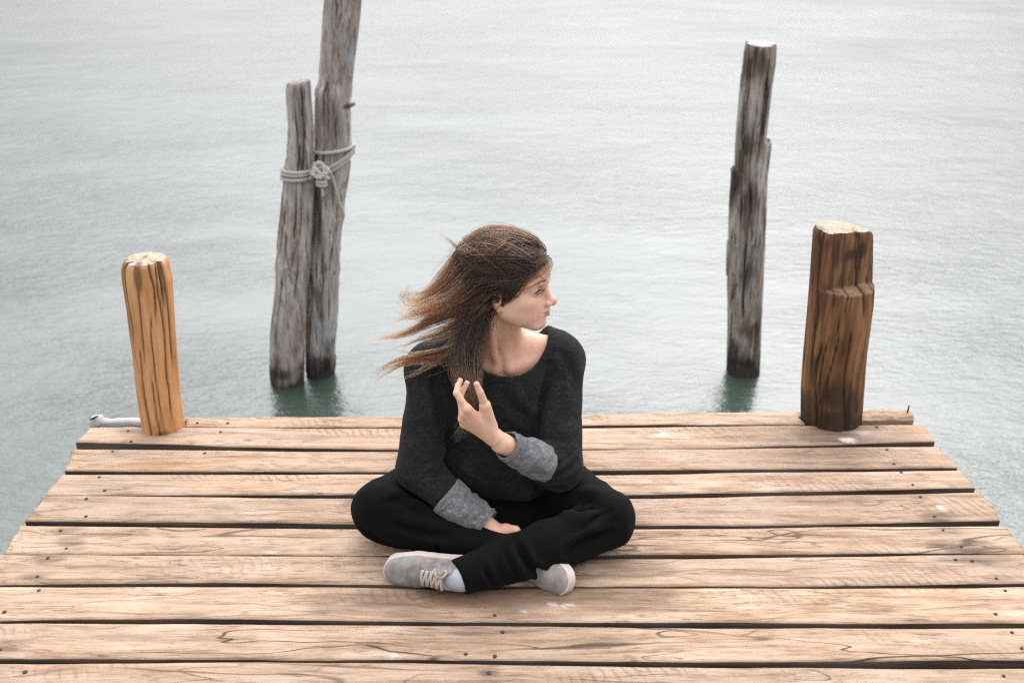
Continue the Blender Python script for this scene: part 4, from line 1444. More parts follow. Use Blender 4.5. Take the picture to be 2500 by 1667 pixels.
# ------------------------------------------------------------------ cloth materials
def mat_knit(name, dark, light, flecks, sc=1.0, sheen=0.07):
    m, nt, bs = new_mat(name)
    tcn = node(nt, 'ShaderNodeTexCoord')
    P = tcn.outputs['Object']
    f1 = noise(nt, vscale(nt, P, (300 * sc, 300 * sc, 120 * sc)), 1.0, 3.0, 0.7)
    f2 = noise(nt, vscale(nt, P, (60, 60, 200)), 1.0, 3.0, 0.6)
    f3 = noise(nt, P, 14, 3.0)
    v = math_n(nt, 'ADD', math_n(nt, 'MULTIPLY', f1, 0.55), math_n(nt, 'ADD', math_n(nt, 'MULTIPLY', f2, 0.3), math_n(nt, 'MULTIPLY', f3, 0.2)))
    col = ramp(nt, v, [(0.38, dark), (0.56, light), (0.70, flecks)])
    set_in(nt, bs, color=col, rough=0.95, spec=0.12, sheen=sheen, normal=bump(nt, math_n(nt, 'MULTIPLY_ADD', f2, 0.6, f1), 0.5, 0.0025))
    bs.inputs['Sheen Roughness'].default_value = 0.6
    bs.inputs['Sheen Tint'].default_value = (0.5, 0.52, 0.53, 1)
    return m


M_SWEAT = mat_knit('black_heather_knit', (.0060, .0065, .0067), (.0160, .0168, .0171), (.046, .0475, .048))
M_CUFF = mat_knit('grey_marl_knit', (.085, .086, .090), (.175, .178, .183), (.36, .365, .37))
M_TROUS = mat_knit('black_cotton', (.0022, .0022, .0023), (.0034, .0034, .0035), (.0055, .0055, .0057), sheen=0.02)


def folds(V, N, amp, sc, seed, aniso=(1, 1, 1)):
    """soft ridged cloth folds along the normal"""
    p = V * np.array(aniso) * sc
    w = np.stack([vnoise(p * .7 + 11, seed), vnoise(p * .7 + 27, seed + 1), vnoise(p * .7 + 43, seed + 2)], 1)
    r = 1 - 2 * np.abs(vnoise(p + w * .8, seed + 3))
    r2 = 1 - 2 * np.abs(vnoise(p * 2.1 + w, seed + 4))
    return V + N * (amp * (r + .4 * r2))[:, None]


def crease(V, N, pts, w, amp):
    """a soft valley with raised lips along a polyline seen from the front (x, z), on the side facing the lake shore"""
    P = catmull([dp(x, y, Y) for x, y, Y in pts], 40)
    best = np.full(len(V), 9.0)
    tt = np.zeros(len(V))
    lo, hi_ = P.min(0) - .05, P.max(0) + .05
    m = ((V > lo) & (V < hi_) & True).all(1) & (N[:, 1] < .25)
    Vm = V[m]
    if not len(Vm):
        return V
    d = np.sqrt(((Vm[:, None, :] - P[None]) ** 2 @ np.array([1, .12, 1])))
    k = d.argmin(1)
    d = d[np.arange(len(Vm)), k]
    fade = np.sin(np.pi * np.clip((k + 2) / 44, 0, 1)) ** .6
    disp = amp * fade * (-np.exp(-(d / w) ** 2) + .75 * np.exp(-((d - 1.7 * w) / w) ** 2))
    V = V.copy()
    V[m] += N[m] * disp[:, None]
    return V


# ------------------------------------------------------------------ sweater
F = Field(axis(-.34, .27, .0026), axis(2.03, 2.56, .0026), axis(.06, .57, .0026))
UP = TORSO[:2] + TORSO[3:] + NECKP[:3]
F.run(UP, grow=.008)
S = np.array
drape = [('e', (-.038, 2.345, .33), (.165, .118, .15), None, dict(k=.03)),
         ('e', (-.042, 2.345, .20), (.170, .130, .14), None, dict(k=.05)),
         ('e', (-.045, 2.335, .135), (.195, .150, .075), None, dict(k=.04)),
         ('c', SH_L + S([-.002, 0, -.002]), EL_L + S([.004, .01, .008]), .053, .056, dict(k=.035)),
         ('c', SH_R + S([.004, 0, -.002]), EL_R + S([0, .01, .008]), .052, .055, dict(k=.035)),
         ('c', EL_L + S([.006, .005, -.004]), EL_L + (WR_L - EL_L) * .36, .054, .040, dict(k=.02)),
         ('c', EL_R + S([.0, .0, .0]), EL_R + (WR_R - EL_R) * .50, .052, .041, dict(k=.02)),
         ('c', S([.05, 2.375, .452]), SH_L + S([-.008, 0, -.004]), .052, .050, dict(k=.05)),
         ('c', S([-.10, 2.368, .450]), SH_R + S([.008, 0, -.004]), .052, .050, dict(k=.05)),
         ('c', S([-.13, 2.30, .135]), S([.06, 2.285, .125]), .085, .075, dict(k=.03)),
         # hem sagging into the lap, bunched at the sides
         ('c', S([-.10, 2.235, .105]), S([.03, 2.225, .098]), .035, .035, dict(k=.03)),
         ('c', S([.10, 2.27, .12]), S([.15, 2.30, .13]), .045, .04, dict(k=.03))]
F.run(drape)
body_f = Field(*F.ax)
body_f.run(BODY_CORE, grow=.0035)
F.v = np.maximum(F.v, -body_f.v)
F.ell((-.016, 2.362, .505), (.116, .136, .156), None, k=.004, op='sub')
V, Q = F.mesh()
del F, body_f
V = relax(V, Q, 2, 0.5)
N = vnormals(V, Q)
V = folds(V, N, .0036, 11, 60, (1.0, 1.0, .6))
for pts, w, am in (
        ([(1262, 850, 2.27), (1240, 940, 2.24), (1232, 1000, 2.22)], .012, .006),
        ([(1000, 860, 2.25), (1010, 950, 2.22), (1020, 1020, 2.2)], .012, .006),
        ([(960, 1010, 2.12), (985, 1040, 2.12), (1010, 1050, 2.12)], .008, .005),
        ([(950, 1045, 2.12), (985, 1070, 2.11), (1020, 1080, 2.11)], .008, .005),
        ([(975, 1100, 2.11), (1000, 1092, 2.10), (1035, 1100, 2.10)], .007, .004),
        ([(1330, 1030, 2.14), (1300, 1050, 2.12), (1262, 1052, 2.12)], .008, .005),
        ([(1325, 1065, 2.14), (1300, 1085, 2.12), (1270, 1095, 2.12)], .008, .005),
        ([(1335, 985, 2.17), (1310, 1010, 2.15), (1275, 1020, 2.14)], .008, .004),
        ([(1040, 1050, 2.16), (1110, 1095, 2.12), (1190, 1100, 2.12)], .013, .007),
        ([(1090, 1110, 2.12), (1150, 1140, 2.10), (1230, 1120, 2.12)], .010, .006),
        ([(1120, 1140, 2.10), (1160, 1160, 2.09), (1200, 1150, 2.10)], .008, .005),
        ([(1215, 1110, 2.13), (1250, 1120, 2.13), (1290, 1110, 2.15)], .009, .005),
        ([(1150, 900, 2.22), (1190, 960, 2.2), (1230, 985, 2.2)], .016, .004),
        ([(1290, 800, 2.33), (1310, 850, 2.32), (1318, 920, 2.28)], .012, .003)):
    N = vnormals(V, Q)
    V = crease(V, N, pts, w, am * 2.3)
N = vnormals(V, Q)
V = V + N * (.0005 * vnoise(V * 220, 91))[:, None]
sweater = mesh_obj('sweater', V, Q, M_SWEAT, body)


def limb_cloth(name, a, b, ra, rb, mat, parent, seed, n=64, m=72, amp=.006, hem=.5, thick=.003, end_cut=0.0, nfold=5.0, wander=.01):
    """a turned-back sleeve: a tube with ring folds, an open end at b with a rolled edge"""
    a, b = Vector(a), Vector(b)
    t = (b - a).normalized()
    u = t.cross(Vector((0, 0, 1))).normalized()
    w = t.cross(u)
    L = (b - a).length
    TT, PH = np.meshgrid(np.linspace(0, 1, n), np.linspace(0, 2 * np.pi, m, endpoint=False), indexing='ij')
    q = np.stack([np.cos(PH) * 1.3, np.sin(PH) * 1.3, TT * nfold], -1).reshape(-1, 3)
    wv = np.stack([vnoise(q * .8 + 5, seed), vnoise(q * .8 + 9, seed + 1), vnoise(q * .8 + 2, seed + 2)], 1)
    rid = (1 - 2 * np.abs(vnoise(q + wv * .7, seed + 3))).reshape(TT.shape)
    big = vnoise(q * np.array([.8, .8, .5]) + 31, seed + 4).reshape(TT.shape)
    env = np.clip((1 - TT) / .12, .25, 1)
    r = ra + (rb - ra) * TT + amp * env * (.75 * rid + .7 * big)
    r = r + .0022 * np.exp(-((TT - .94) / .035) ** 2) - .0015 * np.exp(-((TT - .88) / .02) ** 2)      # stitched hem
    s = TT * L + end_cut * np.cos(PH) * TT + .004 * np.cos(2 * PH + seed) * (1 - TT)
    P = (A(a)[None, None] + s[..., None] * A(t) + (r * np.cos(PH))[..., None] * A(u) + (r * np.sin(PH))[..., None] * A(w))
    inner = P[-1] + 0
    rows = [P.reshape(-1, 3)]
    rin = r[-1] - thick
    for dz, dr in ((.0012, -.0006), (.0010, -.0022), (-.002, -thick), (-.03, -thick - .002)):
        rr = r[-1] + dr
        ss = s[-1] + dz
        rows.append(A(a)[None] + ss[:, None] * A(t) + (rr * np.cos(PH[-1]))[:, None] * A(u) + (rr * np.sin(PH[-1]))[:, None] * A(w))
    Vv = np.vstack(rows)
    nr = n + 4
    i = np.arange(nr - 1)[:, None] * m
    k = np.arange(m)[None]
    aa, bb = (i + k).ravel(), (i + (k + 1) % m).ravel()
    Qv = np.stack([aa, aa + m, bb + m, bb], 1)
    return mesh_obj(name, Vv, Qv, mat, parent)


limb_cloth('cuff', EL_L + (WR_L - EL_L) * .27 + S([.0, -.006, 0]), EL_L + (WR_L - EL_L) * .93 + S([.004, 0, -.001]), .0475, .0345, M_CUFF, sweater, 5, amp=.0080, end_cut=.004)
limb_cloth('cuff', EL_R + (WR_R - EL_R) * .35 + S([.0, -.008, -.002]), EL_R + (WR_R - EL_R) * .84 + S([0, -.002, .004]), .0475, .0385, M_CUFF, sweater, 15, amp=.0085, end_cut=-.003)

# ------------------------------------------------------------------ trousers
F = Field(axis(-.47, .37, .003), axis(1.83, 2.58, .003), axis(-.006, .27, .003))
TR = [('e', (-.042, 2.40, .115), (.175, .135, .112), None, dict(k=.03)), ('e', (-.045, 2.22, .02), (.20, .13, .045), None, dict(k=.03))]
for h_, kn, an, sg in ((HIP_L, KNEE_L, ANK_L, 1), (HIP_R, KNEE_R, ANK_R, -1)):
    mid = (h_ + kn) / 2 + S([0, .012, -.018])
    TR += [('c', h_ + S([0, -.02, .0]), mid, .088, .072, dict(k=.03)), ('c', mid, kn, .072, .069, dict(k=.02)),
           ('c', kn + S([0, -.004, -.012]), kn + (an - kn) * .45 + S([0, -.014 if sg > 0 else 0, -.010 if sg > 0 else -.022]), .067, .063 if sg > 0 else .047, dict(k=.012)),
           ('c', kn + (an - kn) * .45 + S([0, -.014 if sg > 0 else 0, -.010 if sg > 0 else -.022]), an + (an - kn) * (.20 if sg > 0 else 0), .063 if sg > 0 else .047, .040, dict(k=.02))]
F.run(TR)
# flat on the deck, hem cut square above the shoe
X, Y_, Z_ = F.pts((slice(None),) * 3)
F.v = np.maximum(F.v, (.001 - Z_))
axl = (ANK_L - KNEE_L) / np.linalg.norm(ANK_L - KNEE_L)
cut = (X - ANK_L[0]) * axl[0] + (Y_ - ANK_L[1]) * axl[1] + (Z_ - ANK_L[2]) * axl[2]
near = np.sqrt((X - ANK_L[0]) ** 2 + (Y_ - ANK_L[1]) ** 2 + (Z_ - ANK_L[2]) ** 2) < .13
F.v = np.where(near, np.maximum(F.v, cut - .036), F.v)
V, Q = F.mesh()
del F
V = relax(V, Q, 2, .5)
N = vnormals(V, Q)
V = folds(V, N, .0028, 12, 160)
for pts, w, am in (
        ([(1395, 1165, 2.05), (1340, 1160, 2.08), (1270, 1185, 2.10)], .010, .007),
        ([(1420, 1185, 2.02), (1370, 1190, 2.03), (1310, 1215, 2.04)], .009, .005),
        ([(1400, 1225, 2.02), (1350, 1235, 2.0), (1300, 1265, 1.97)], .010, .006),
        ([(1180, 1250, 1.95), (1215, 1300, 1.93), (1260, 1330, 1.93)], .010, .006),
        ([(1160, 1265, 1.94), (1175, 1310, 1.90), (1200, 1345, 1.89)], .008, .005),
        ([(1110, 1290, 1.93), (1120, 1320, 1.90), (1135, 1350, 1.89)], .007, .004),
        ([(880, 1135, 2.08), (930, 1130, 2.10), (985, 1150, 2.12)], .010, .006),
        ([(880, 1160, 2.06), (930, 1165, 2.07), (990, 1190, 2.08)], .009, .005),
        ([(900, 1205, 2.05), (960, 1225, 2.03), (1030, 1235, 2.02)], .010, .005),
        ([(830, 1215, 2.07), (880, 1245, 2.05), (940, 1265, 2.04)], .008, .006),
        ([(1290, 1130, 2.2), (1330, 1125, 2.2), (1370, 1130, 2.18)], .008, .004)):
    N = vnormals(V, Q)
    V = crease(V, N, pts, w, am * 2.3)
V[:, 2] = np.maximum(V[:, 2], .001)
trousers = mesh_obj('trousers', V, Q, M_TROUS, body)


# ------------------------------------------------------------------ shoes
def mat_canvas():
    m, nt, bs = new_mat('grey_canvas')
    tcn = node(nt, 'ShaderNodeTexCoord')
    P = tcn.outputs['Object']
    wv = noise(nt, P, 900, 2.0)
    b = noise(nt, P, 28, 4.0, 0.6)
    col = ramp(nt, b, [(0.32, (.16, .145, .13)), (0.5, (.27, .255, .24)), (0.68, (.36, .35, .34))])
    col = mixc(nt, remap(nt, wv, 0.35, 0.65, 0, .35), col, (.12, .115, .11))
    set_in(nt, bs, color=col, rough=.92, spec=.2, normal=bump(nt, wv, .35, .001))
    return m


M_CANVAS = mat_canvas()
M_RUBBER = mat_simple('off_white_rubber', (.56, .50, .45), .6, 0, .14, 50, .1)
M_LACE = mat_simple('beige_lace', (.43, .37, .325), .9, 0, .2, 250, .3)
M_EYELET = mat_simple('white_eyelet', (.74, .73, .70), .4, 0, .05, 60, 0)
M_SOCK = mat_simple('pale_blue_sock', (.38, .42, .47), .95, 0, .12, 300, .3)


def shoe_build(name, origin, a, n, laces):
    """origin: middle of the sole; a: towards the toe; n: out of the instep."""
    a = Vector(a).normalized()
    n = Vector(n)
    n = (n - a * n.dot(a)).normalized()
    m_ = n.cross(a)
    T = Matrix((a, m_, n)).transposed().to_4x4()
    T.translation = Vector(origin)
    root = empty(name)
    root.parent = body
    root.matrix_local = T
    h = .0021
    foot = [((.082, .004), .0385), ((.035, .003), .0440), ((-.035, 0), .0355), ((-.088, 0), .0345)]

    def plan(Fd, grow):
        X, Y, Z = Fd.pts((slice(None),) * 3)
        d = None
        for (p, rp), (q, rq) in zip(foot, foot[1:]):
            ex, ey = q[0] - p[0], q[1] - p[1]
            L2 = ex * ex + ey * ey
            t = np.clip(((X - p[0]) * ex + (Y - p[1]) * ey) / L2, 0, 1)
            dd = np.sqrt((X - p[0] - ex * t) ** 2 + (Y - p[1] - ey * t) ** 2) - (rp + (rq - rp) * t) - grow
            d = dd if d is None else np.minimum(d, dd)
        return d, Z
    Fd = Field(axis(-.14, .14, h), axis(-.06, .06, h), axis(-.012, .13, h))
    for c, r in (((.080, .004, .016), (.040, .037, .023)), ((.040, .003, .018), (.045, .040, .030)), ((-.010, 0, .027), (.050, .034, .038)),
                 ((-.060, 0, .036), (.055, .034, .050)), ((-.090, 0, .034), (.032, .032, .046))):
        Fd.ell(c, r, None, k=.018)
    d, Z = plan(Fd, -.0015)
    Fd.v = np.maximum(np.maximum(Fd.v, d), .004 - Z)
    Fd.ell((-.075, 0, .085), (.042, .024, .030), None, k=.006, op='sub')
    Vs, Qs = Fd.mesh()
    Vs = relax(Vs, Qs, 1, .5)
    up = mesh_obj('upper', Vs, Qs, M_CANVAS, root)
    Fd = Field(axis(-.14, .14, h), axis(-.06, .06, h), axis(-.016, .045, h))
    d, Z = plan(Fd, .0015)
    toe = np.clip((Fd.ax[0] - .06) / .05, 0, 1)[:, None, None]
    top = .015 + .006 * toe
    Fd.v = np.maximum(np.maximum(d, -.009 - Z), Z - top).astype(np.float32)
    Vs, Qs = Fd.mesh()
    Vs = relax(Vs, Qs, 2, .5)
    mesh_obj('sole', Vs, Qs, M_RUBBER, root)

    def surf(x, y):
        # height of the upper above the sole, by scanning its vertices
        V_ = up_v
        d_ = (V_[:, 0] - x) ** 2 + (V_[:, 1] - y) ** 2
        return float(np.sort(V_[d_ < .0045 ** 2][:, 2])[-3:].mean()) if (d_ < .0045 ** 2).any() else .05
    up_v = np.empty(len(up.data.vertices) * 3); up.data.vertices.foreach_get('co', up_v); up_v = up_v.reshape(-1, 3)
    if laces:
        # vamp seam
        mb = MB()
        pts = [Vector((.028 - .012 * math.cos(t * 1.5), .036 * t, 0)) for t in np.linspace(-.95, .95, 17)]
        pts = [Vector((p.x, p.y, surf(p.x, p.y) + .0004)) for p in pts]
        mb.tube(pts, .0009, 6)
        mb.build('seam', M_CANVAS, root)
        ey = []
        for k in range(5):
            x = .016 - .0125 * k
            row = []
            for sgn in (1, -1):
                y = sgn * (.0165 + .0005 * k)
                z = surf(x, y) + .0006
                row.append(Vector((x, y, z)))
                mb = MB()
                rg = [Vector((x + .0030 * math.cos(t), y + .0030 * math.sin(t), z + .0010 - sgn * .0012 * math.sin(t))) for t in [2 * math.pi * q / 12 for q in range(13)]]
                mb.tube(rg, .0011, 6)
                mb.build('eyelet', M_EYELET, root)
            ey.append(row)
        for k in range(5):
            mb = MB()
            for (p, q) in ((ey[k][0], ey[k][1]), (ey[k][0], ey[min(4, k + 1)][1])) if k < 4 else ((ey[4][0], ey[4][1]),):
                pts = []
                for t in np.linspace(0, 1, 9):
                    v = p.lerp(q, t)
                    v = Vector((v.x + .001 * math.sin(t * 3), v.y, surf(v.x, v.y) + .0022 + .002 * math.sin(math.pi * t)))
                    pts.append(v)
                mb.tube(pts, .0031, 8, flat=(Vector((0, 0, 1)), .45))
            mb.build('lace', M_LACE, root)
        mb = MB()
        b0 = ey[4][1] + Vector((.002, .006, .006))
        for (dx, dy, dz) in ((-.016, -.016, .004), (.014, -.018, .003)):
            pts = [b0, b0 + Vector((dx * .6, dy * .4, dz + .004)), b0 + Vector((dx, dy, dz)), b0 + Vector((dx * .6, dy * 1.15, dz - .003)), b0 + Vector((dx * .1, dy * .4, 0))]
            mb.tube(catmull(pts, 16), .0033, 8, flat=(Vector((0, 0, 1)), .6))
        mb.tube([b0 + Vector((-.004, 0, 0)), b0, b0 + Vector((.004, .001, 0))], [.003, .0048, .003], 8)
        mb.build('lace_bow', M_LACE, root)
    return root, T


sh1, T1 = shoe_build('shoe', dp(995, 1305, 1.975), (-1, .10, -.03), (.03, -.965, .26), True)
sh2, T2 = shoe_build('shoe', dp(1228, 1296, 2.0), (.74, -.66, -.02), (-.68, -.64, .36), False)
# sock of the near foot
mb = MB()
sk = [A(T1 @ Vector((-.05, 0, .045))), A(T1 @ Vector((-.068, 0, .075))) * .6 + ANK_L * .4, ANK_L]
mb.tube(catmull(sk, 10), [.026, .027, .028, .029, .030, .030, .031, .031, .031, .031], 28, flat=(Vector((0, .5, -.85)), .95))
mb.build('sock', M_SOCK, body)
# hair tie looped over the fingers in the lap
mb = MB()
c0 = Vector(RHD['index'][0]) + Vector((.004, -.012, .004))
mb.tube([c0 + Vector((.0135 * math.cos(t) * .55, -.004 * math.cos(t) + .002, .0155 * math.sin(t))) for t in [2 * math.pi * k / 24 for k in range(25)]], .0022, 8)
c1 = c0 + Vector((.020, .004, .006))
mb.tube([c1 + Vector((.013 * math.cos(t), .004 * math.sin(t), .007 * math.sin(t))) for t in [2 * math.pi * k / 24 for k in range(25)]], .0018, 8)
o = mb.build('hair_tie', mat_simple('black_elastic', (.008, .008, .009), .6, 0, .2, 200, .2))
tag(o, 'thin black elastic hair tie looped on the fingers of the hand in the lap', 'hair tie')
# ------------------------------------------------------------------ hair
SK_C, SK_R = np.array([0, -.006, .045]), np.array([.0752, .1025, .0825])


def mat_hair(name, stops, light):
    m = bpy.data.materials.new(name)
    m.use_nodes = True
    nt = m.node_tree
    nt.nodes.clear()
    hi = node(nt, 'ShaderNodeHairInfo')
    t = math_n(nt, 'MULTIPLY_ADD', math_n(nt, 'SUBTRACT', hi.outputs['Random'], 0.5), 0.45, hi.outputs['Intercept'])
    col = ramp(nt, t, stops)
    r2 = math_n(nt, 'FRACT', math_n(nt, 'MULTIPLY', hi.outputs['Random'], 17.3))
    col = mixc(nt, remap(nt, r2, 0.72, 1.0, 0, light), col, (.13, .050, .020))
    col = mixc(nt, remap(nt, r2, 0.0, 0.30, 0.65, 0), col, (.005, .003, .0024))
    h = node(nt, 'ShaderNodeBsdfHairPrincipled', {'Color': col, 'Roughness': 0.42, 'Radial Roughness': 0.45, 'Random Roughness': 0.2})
    h.parametrization = 'COLOR'
    node(nt, 'ShaderNodeOutputMaterial', {'Surface': h})
    return m


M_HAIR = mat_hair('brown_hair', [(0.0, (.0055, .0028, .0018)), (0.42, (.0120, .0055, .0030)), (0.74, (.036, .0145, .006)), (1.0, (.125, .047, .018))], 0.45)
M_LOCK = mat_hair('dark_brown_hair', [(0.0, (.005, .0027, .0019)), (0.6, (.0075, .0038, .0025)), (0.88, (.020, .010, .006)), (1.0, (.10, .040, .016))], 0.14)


def hair_obj(name, strands, r0, r1, mat, parent):
    """strands: array (k, n, 3)"""
    k, n = strands.shape[:2]
    hc_ = bpy.data.hair_curves.new(name)
    hc_.add_curves([n] * k)
    hc_.points.foreach_set('position', strands.reshape(-1).astype(np.float32))
    at_ = hc_.attributes.get('radius') or hc_.attributes.new('radius', 'FLOAT', 'POINT')
    t = np.linspace(0, 1, n)
    rad = (r0 + (r1 - r0) * t ** 2)[None, :] * rng.uniform(.7, 1.25, (k, 1))
    at_.data.foreach_set('value', rad.reshape(-1).astype(np.float32))
    hc_.materials.append(mat)
    o = bpy.data.objects.new(name, hc_)
    return link(o, parent)


def on_skull(p, off):
    """push world points out to the hair shell `off` metres over the skull"""
    l = (p - HC) @ HR / HS
    q = (l - SK_C) / (SK_R + off / HS)
    r = np.linalg.norm(q, axis=-1, keepdims=True)
    l2 = np.where(r < 1, SK_C + (l - SK_C) / np.maximum(r, 1e-6), l)
    return HC + (l2 * HS) @ HR.T


def roots(n, sel):
    out = []
    while len(out) < n:
        d = rng.normal(size=(4000, 3))
        d /= np.linalg.norm(d, axis=1)[:, None]
        l = SK_C + d * SK_R
        ok = in_hair(l) & sel(l)
        ok &= ~((np.abs(l[:, 0]) > .062) & (np.abs(l[:, 1] + .004) < .016) & (l[:, 2] < .022))
        out += list(l[ok])
    return np.array(out[:n])


NS = 26


def stream(n_clump, per, sel, pts, rad, off=(.006, .022), wave=.006, tipcut=(.72, 1.0), spread=.42, frizz=.0016, wfreq=(1.0, 2.6), mids=5, sm=3, dens=.72):
    """locks that start on the scalp, follow the skull and join a flying bundle"""
    ctr = np.array([A(dp(*p)) for p in pts])
    rad = np.array(rad)
    R0 = roots(n_clump, sel)
    res = []
    for c in range(n_clump):
        base = R0[c]
        u = rng.normal(size=3); u *= rng.uniform(0, 1) ** .5 / np.linalg.norm(u)
        o_ = rng.uniform(*off)
        ph, fr = rng.uniform(0, 6.28, 3), rng.uniform(*wfreq)
        amp = wave * rng.uniform(.4, 1.3)
        lift = rng.uniform(.75, 1.25)
        tc = tipcut[0] + (tipcut[1] - tipcut[0]) * rng.uniform() ** 2.4
        rsc = rng.uniform(.7, 1.7)
        m = int(per * rng.uniform(.35, 1.35) * dens)
        for s_ in range(m):
            j = rng.normal(size=3)
            l = base + j * .0038
            l = SK_C + (l - SK_C) / np.linalg.norm((l - SK_C) / SK_R)
            root = HC + HR @ (l * HS)
            uu = u + rng.normal(size=3) * spread * .5
            strm = ctr + uu[None] * rad[:, None] * np.linspace(1, rsc, len(ctr))[:, None]
            a = strm[0]
            tt = np.array([.12, .3, .5, .72, .9])[:, None]
            mid = root + (a - root) * tt
            prof = np.sin(np.pi * np.clip(tt, 0, 1) ** .7) * .5 + tt * .5
            tt = tt if mids == 5 else tt
            mid = on_skull(mid, 0.0025 + o_ * prof * lift)
            first = on_skull(root[None] + 0, .0015)
            P = np.vstack([first, mid, on_skull(strm[:1], o_ * .6), strm[1:]])
            cv = catmull(P, NS + 10)
            L = np.linalg.norm(np.diff(cv, axis=0), axis=1).cumsum()
            L = np.concatenate([[0], L])
            end = L[-1] * min(1, tc * rng.uniform(.80, 1.06))
            q = np.linspace(0, end, NS)
            cv = np.stack([np.interp(q, L, cv[:, d]) for d in range(3)], 1)
            tn = q / L[-1]
            w = (np.clip((tn - .25) / .75, 0, 1) ** 1.3)[:, None]
            cv = cv + w * amp * np.sin(2 * np.pi * fr * tn[:, None] + ph[None])
            fz = np.cumsum(rng.normal(size=(NS, 3)), axis=0) * frizz * .25
            cv = cv + fz * np.linspace(0, 1, NS)[:, None]
            for _ in range(sm):
                cv[1:-1] = .25 * cv[:-2] + .5 * cv[1:-1] + .25 * cv[2:]
            res.append(cv)
    return res


top = lambda l: (l[:, 2] > .055)
far = lambda l: (l[:, 0] < -.01)
near = lambda l: (l[:, 0] > -.015) & (l[:, 2] > .0)
front = lambda l: (l[:, 1] > .0) & (l[:, 0] > -.03) & (l[:, 2] > .03)
side = lambda l: (l[:, 0] > .01) & (l[:, 2] < .075)
nape = lambda l: (l[:, 2] < .05) & (l[:, 1] < .02) & (l[:, 0] > -.04)
allr = lambda l: l[:, 2] > -1

H = []
# close cover over the whole skull, ending in the mass behind the head
H += stream(150, 26, allr, [(1078, 640, 2.33), (1045, 690, 2.335), (1020, 725, 2.335)], [.030, .026, .020], (.002, .010), .004, (.75, 1))
H += stream(60, 24, far, [(1085, 650, 2.38), (1060, 720, 2.40), (1040, 770, 2.40)], [.030, .03, .03], (.002, .014), .006)
H += stream(120, 26, lambda l: (l[:, 2] > .07), [(1120, 585, 2.29), (1085, 620, 2.30), (1050, 665, 2.31)], [.034, .03, .026], (.004, .020), .004, (.8, 1))
# crown locks blown back to the upper left
H += stream(90, 20, top, [(1080, 585, 2.32), (1030, 640, 2.31), (985, 680, 2.30), (945, 698, 2.29), (922, 682, 2.285), (940, 665, 2.285)], [.034, .028, .020, .014, .010, .008], (.014, .036), .008, (.35, 1.0))
H += stream(70, 20, top, [(1075, 605, 2.33), (1025, 660, 2.32), (985, 700, 2.31), (955, 712, 2.30), (915, 712, 2.29)], [.034, .028, .022, .018, .014], (.012, .032), .009, (.30, 1.0))
H += stream(70, 20, near, [(1090, 640, 2.29), (1030, 690, 2.28), (975, 712, 2.27), (930, 716, 2.27), (896, 706, 2.265)], [.026, .020, .015, .012, .010], (.012, .030), .009, (.40, 1.0))
# front locks combed over the temple and ear, flying back at ear level
H += stream(90, 20, front, [(1106, 672, 2.25), (1045, 712, 2.25), (985, 735, 2.25), (930, 765, 2.25), (868, 776, 2.25)], [.022, .018, .014, .010, .008], (.004, .016), .008, (.35, 1.0))
H += stream(60, 18, front, [(1100, 640, 2.26), (1040, 690, 2.25), (985, 704, 2.25), (940, 730, 2.25), (905, 735, 2.245)], [.022, .018, .016, .013, .010], (.006, .022), .010, (.35, 1.0))
H += stream(60, 20, side, [(1112, 700, 2.24), (1055, 742, 2.24), (1005, 765, 2.24), (960, 776, 2.235), (925, 790, 2.235)], [.020, .018, .016, .012, .010], (.006, .018), .008, (.35, 1.0))
# the low lock blown across her shoulder
H += stream(44, 20, nape, [(1090, 740, 2.26), (1060, 800, 2.235), (1000, 820, 2.225), (940, 826, 2.22), (890, 846, 2.22), (846, 868, 2.22)], [.018, .017, .011, .009, .008, .005], (.004, .014), .005, (.50, 1.0), .6)
H += stream(12, 10, nape, [(1085, 760, 2.26), (1040, 815, 2.235), (985, 842, 2.225), (935, 868, 2.22), (900, 886, 2.22)], [.02, .015, .010, .006, .004], (.004, .014), .008, (.5, 1.0), .6)
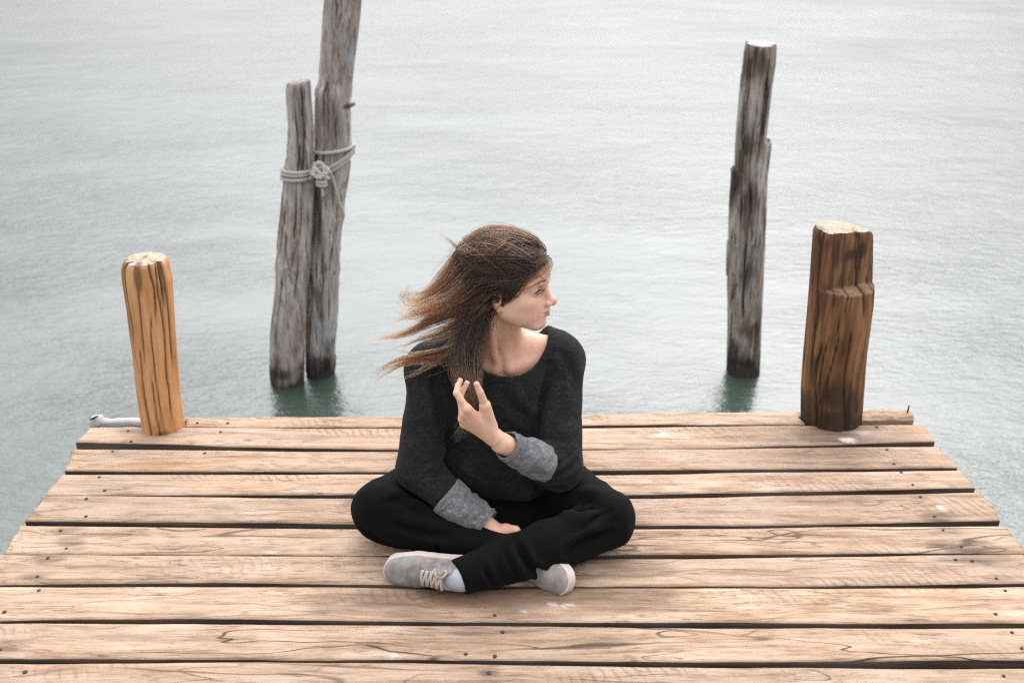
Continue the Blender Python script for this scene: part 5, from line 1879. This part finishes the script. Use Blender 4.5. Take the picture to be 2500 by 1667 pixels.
# single locks that break away, each with its own bend
for sel_, n_, pts_ in (
        (top, 4, [(1085, 600, 2.32), (1013, 652, 2.31), (968, 674, 2.30), (934, 677, 2.295), (921, 674, 2.29), (922, 686, 2.288), (945, 697, 2.285), (979, 698, 2.28)]),
        (near, 5, [(1095, 650, 2.28), (1052, 705, 2.27), (996, 709, 2.27), (940, 713, 2.265), (908, 704, 2.26)]),
        (near, 4, [(1095, 640, 2.29), (1045, 690, 2.275), (990, 712, 2.27), (945, 722, 2.265), (905, 740, 2.265), (880, 738, 2.265)]),
        (front, 6, [(1105, 680, 2.25), (1024, 731, 2.25), (968, 748, 2.25), (934, 770, 2.25), (895, 779, 2.25), (858, 762, 2.245)]),
        (front, 4, [(1105, 676, 2.25), (1040, 712, 2.25), (985, 730, 2.25), (930, 738, 2.25), (890, 722, 2.245)]),
        (nape, 8, [(1090, 740, 2.26), (1060, 790, 2.235), (1013, 804, 2.225), (957, 815, 2.22), (911, 824, 2.22), (878, 849, 2.22), (832, 871, 2.22)]),
        (nape, 5, [(1090, 745, 2.26), (1060, 800, 2.235), (1013, 808, 2.225), (957, 822, 2.22), (915, 838, 2.22), (885, 862, 2.22), (850, 880, 2.22)]),
        (nape, 3, [(1088, 740, 2.26), (1050, 790, 2.235), (996, 806, 2.225), (940, 812, 2.22), (898, 803, 2.22)]),
        (nape, 3, [(1088, 760, 2.255), (1050, 812, 2.23), (990, 828, 2.222), (940, 843, 2.22), (893, 860, 2.22)]),
        (side, 5, [(1108, 700, 2.24), (1050, 745, 2.24), (1000, 772, 2.24), (955, 780, 2.235), (915, 800, 2.235), (885, 803, 2.235)])):
    H += stream(n_, 18, sel_, pts_, [.012] + [.0050] * (len(pts_) - 3) + [.0030, .0015], (.008, .024), .0035, (.78, 1.0), .8, .0012, sm=5)
# long waves lying over the crown and temple
for sel_, pts_ in ((front, [(1165, 575, 2.235), (1120, 630, 2.245), (1085, 655, 2.25), (1040, 690, 2.255), (1000, 712, 2.255)]),
                   (front, [(1160, 595, 2.235), (1115, 645, 2.24), (1090, 668, 2.245), (1040, 705, 2.25), (985, 720, 2.25)]),
                   (top, [(1160, 560, 2.24), (1100, 600, 2.26), (1060, 650, 2.275), (1015, 690, 2.28)])):
    H += stream(7, 10, sel_, pts_, [.010, .009, .009, .009, .008][:len(pts_)], (.012, .022), .005, (.6, 1.0), .7, .0012, sm=5)
# fine hairs along the hairline, combed back
edge = lambda l: (np.abs(np.interp(l[:, 2], HAIRLINE_Z, HAIRLINE_Y) - l[:, 1] - .003) < .007) & (l[:, 2] > -.02)
H += stream(150, 7, edge, [(1150, 585, 2.25), (1115, 630, 2.26), (1090, 670, 2.26)], [.022, .02, .02], (.0005, .005), .003, (.25, 1.0), .6)
H += stream(60, 7, lambda l: edge(l) & (l[:, 2] < .05), [(1135, 668, 2.235), (1110, 690, 2.24), (1080, 710, 2.25)], [.010, .012, .014], (.0005, .005), .003, (.4, 1.0), .6)
# loose wisps
H += stream(9, 6, lambda l: top(l) & (l[:, 1] < .0), [(1080, 600, 2.33), (1052, 572, 2.32), (1025, 548, 2.31), (998, 533, 2.31)], [.012, .006, .005, .004], (.012, .02), .003, (.8, 1), .25, sm=14)
H += stream(36, 3, near, [(1075, 650, 2.28), (1010, 700, 2.28), (950, 720, 2.27), (880, 760, 2.26)], [.05, .05, .05, .05], (.012, .028), .014, (.45, 1), .8, .003, sm=12)
H += stream(40, 3, top, [(1090, 575, 2.31), (1035, 640, 2.31), (985, 690, 2.31)], [.03, .035, .04], (.024, .042), .009, (.5, 1), .9, .003, sm=12)
H += stream(24, 2, front, [(1110, 610, 2.28), (1050, 660, 2.27), (1000, 690, 2.27)], [.03, .035, .04], (.016, .03), .009, (.4, 1), .9, .003, sm=12)
H += stream(18, 4, nape, [(1080, 760, 2.25), (1020, 825, 2.22), (960, 850, 2.21), (905, 872, 2.21)], [.02, .025, .025, .02], (.004, .016), .012, (.6, 1), .9, .003, sm=10)
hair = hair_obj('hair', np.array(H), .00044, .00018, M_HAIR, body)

# the tress pulled forward over the shoulder, gathered in her hand
T = []
hy = 2.098
T += stream(100, 34, lambda l: side(l) | nape(l), [(1100, 712, 2.262), (1082, 765, 2.245), (1070, 820, 2.215), (1073, 870, 2.14), (1082, 905, hy), (1077, 950, hy + .012), (1062, 985, hy + .012), (1045, 1003, hy + .01)],
            [.022, .022, .021, .017, .011, .009, .010, .013], (.003, .014), .0055, (.70, 1.0), 1.1, .0018)
T += stream(30, 22, nape, [(1090, 730, 2.265), (1058, 790, 2.24), (1047, 840, 2.215), (1064, 885, 2.13), (1080, 908, hy)], [.016, .015, .012, .010, .008], (.003, .010), .005, (.8, 1), .9, .002)
T += stream(16, 18, side, [(1110, 712, 2.255), (1098, 770, 2.235), (1095, 830, 2.20), (1098, 870, 2.13), (1092, 905, hy)], [.008, .009, .008, .007, .006], (.003, .010), .003, (.85, 1), .7, .002)
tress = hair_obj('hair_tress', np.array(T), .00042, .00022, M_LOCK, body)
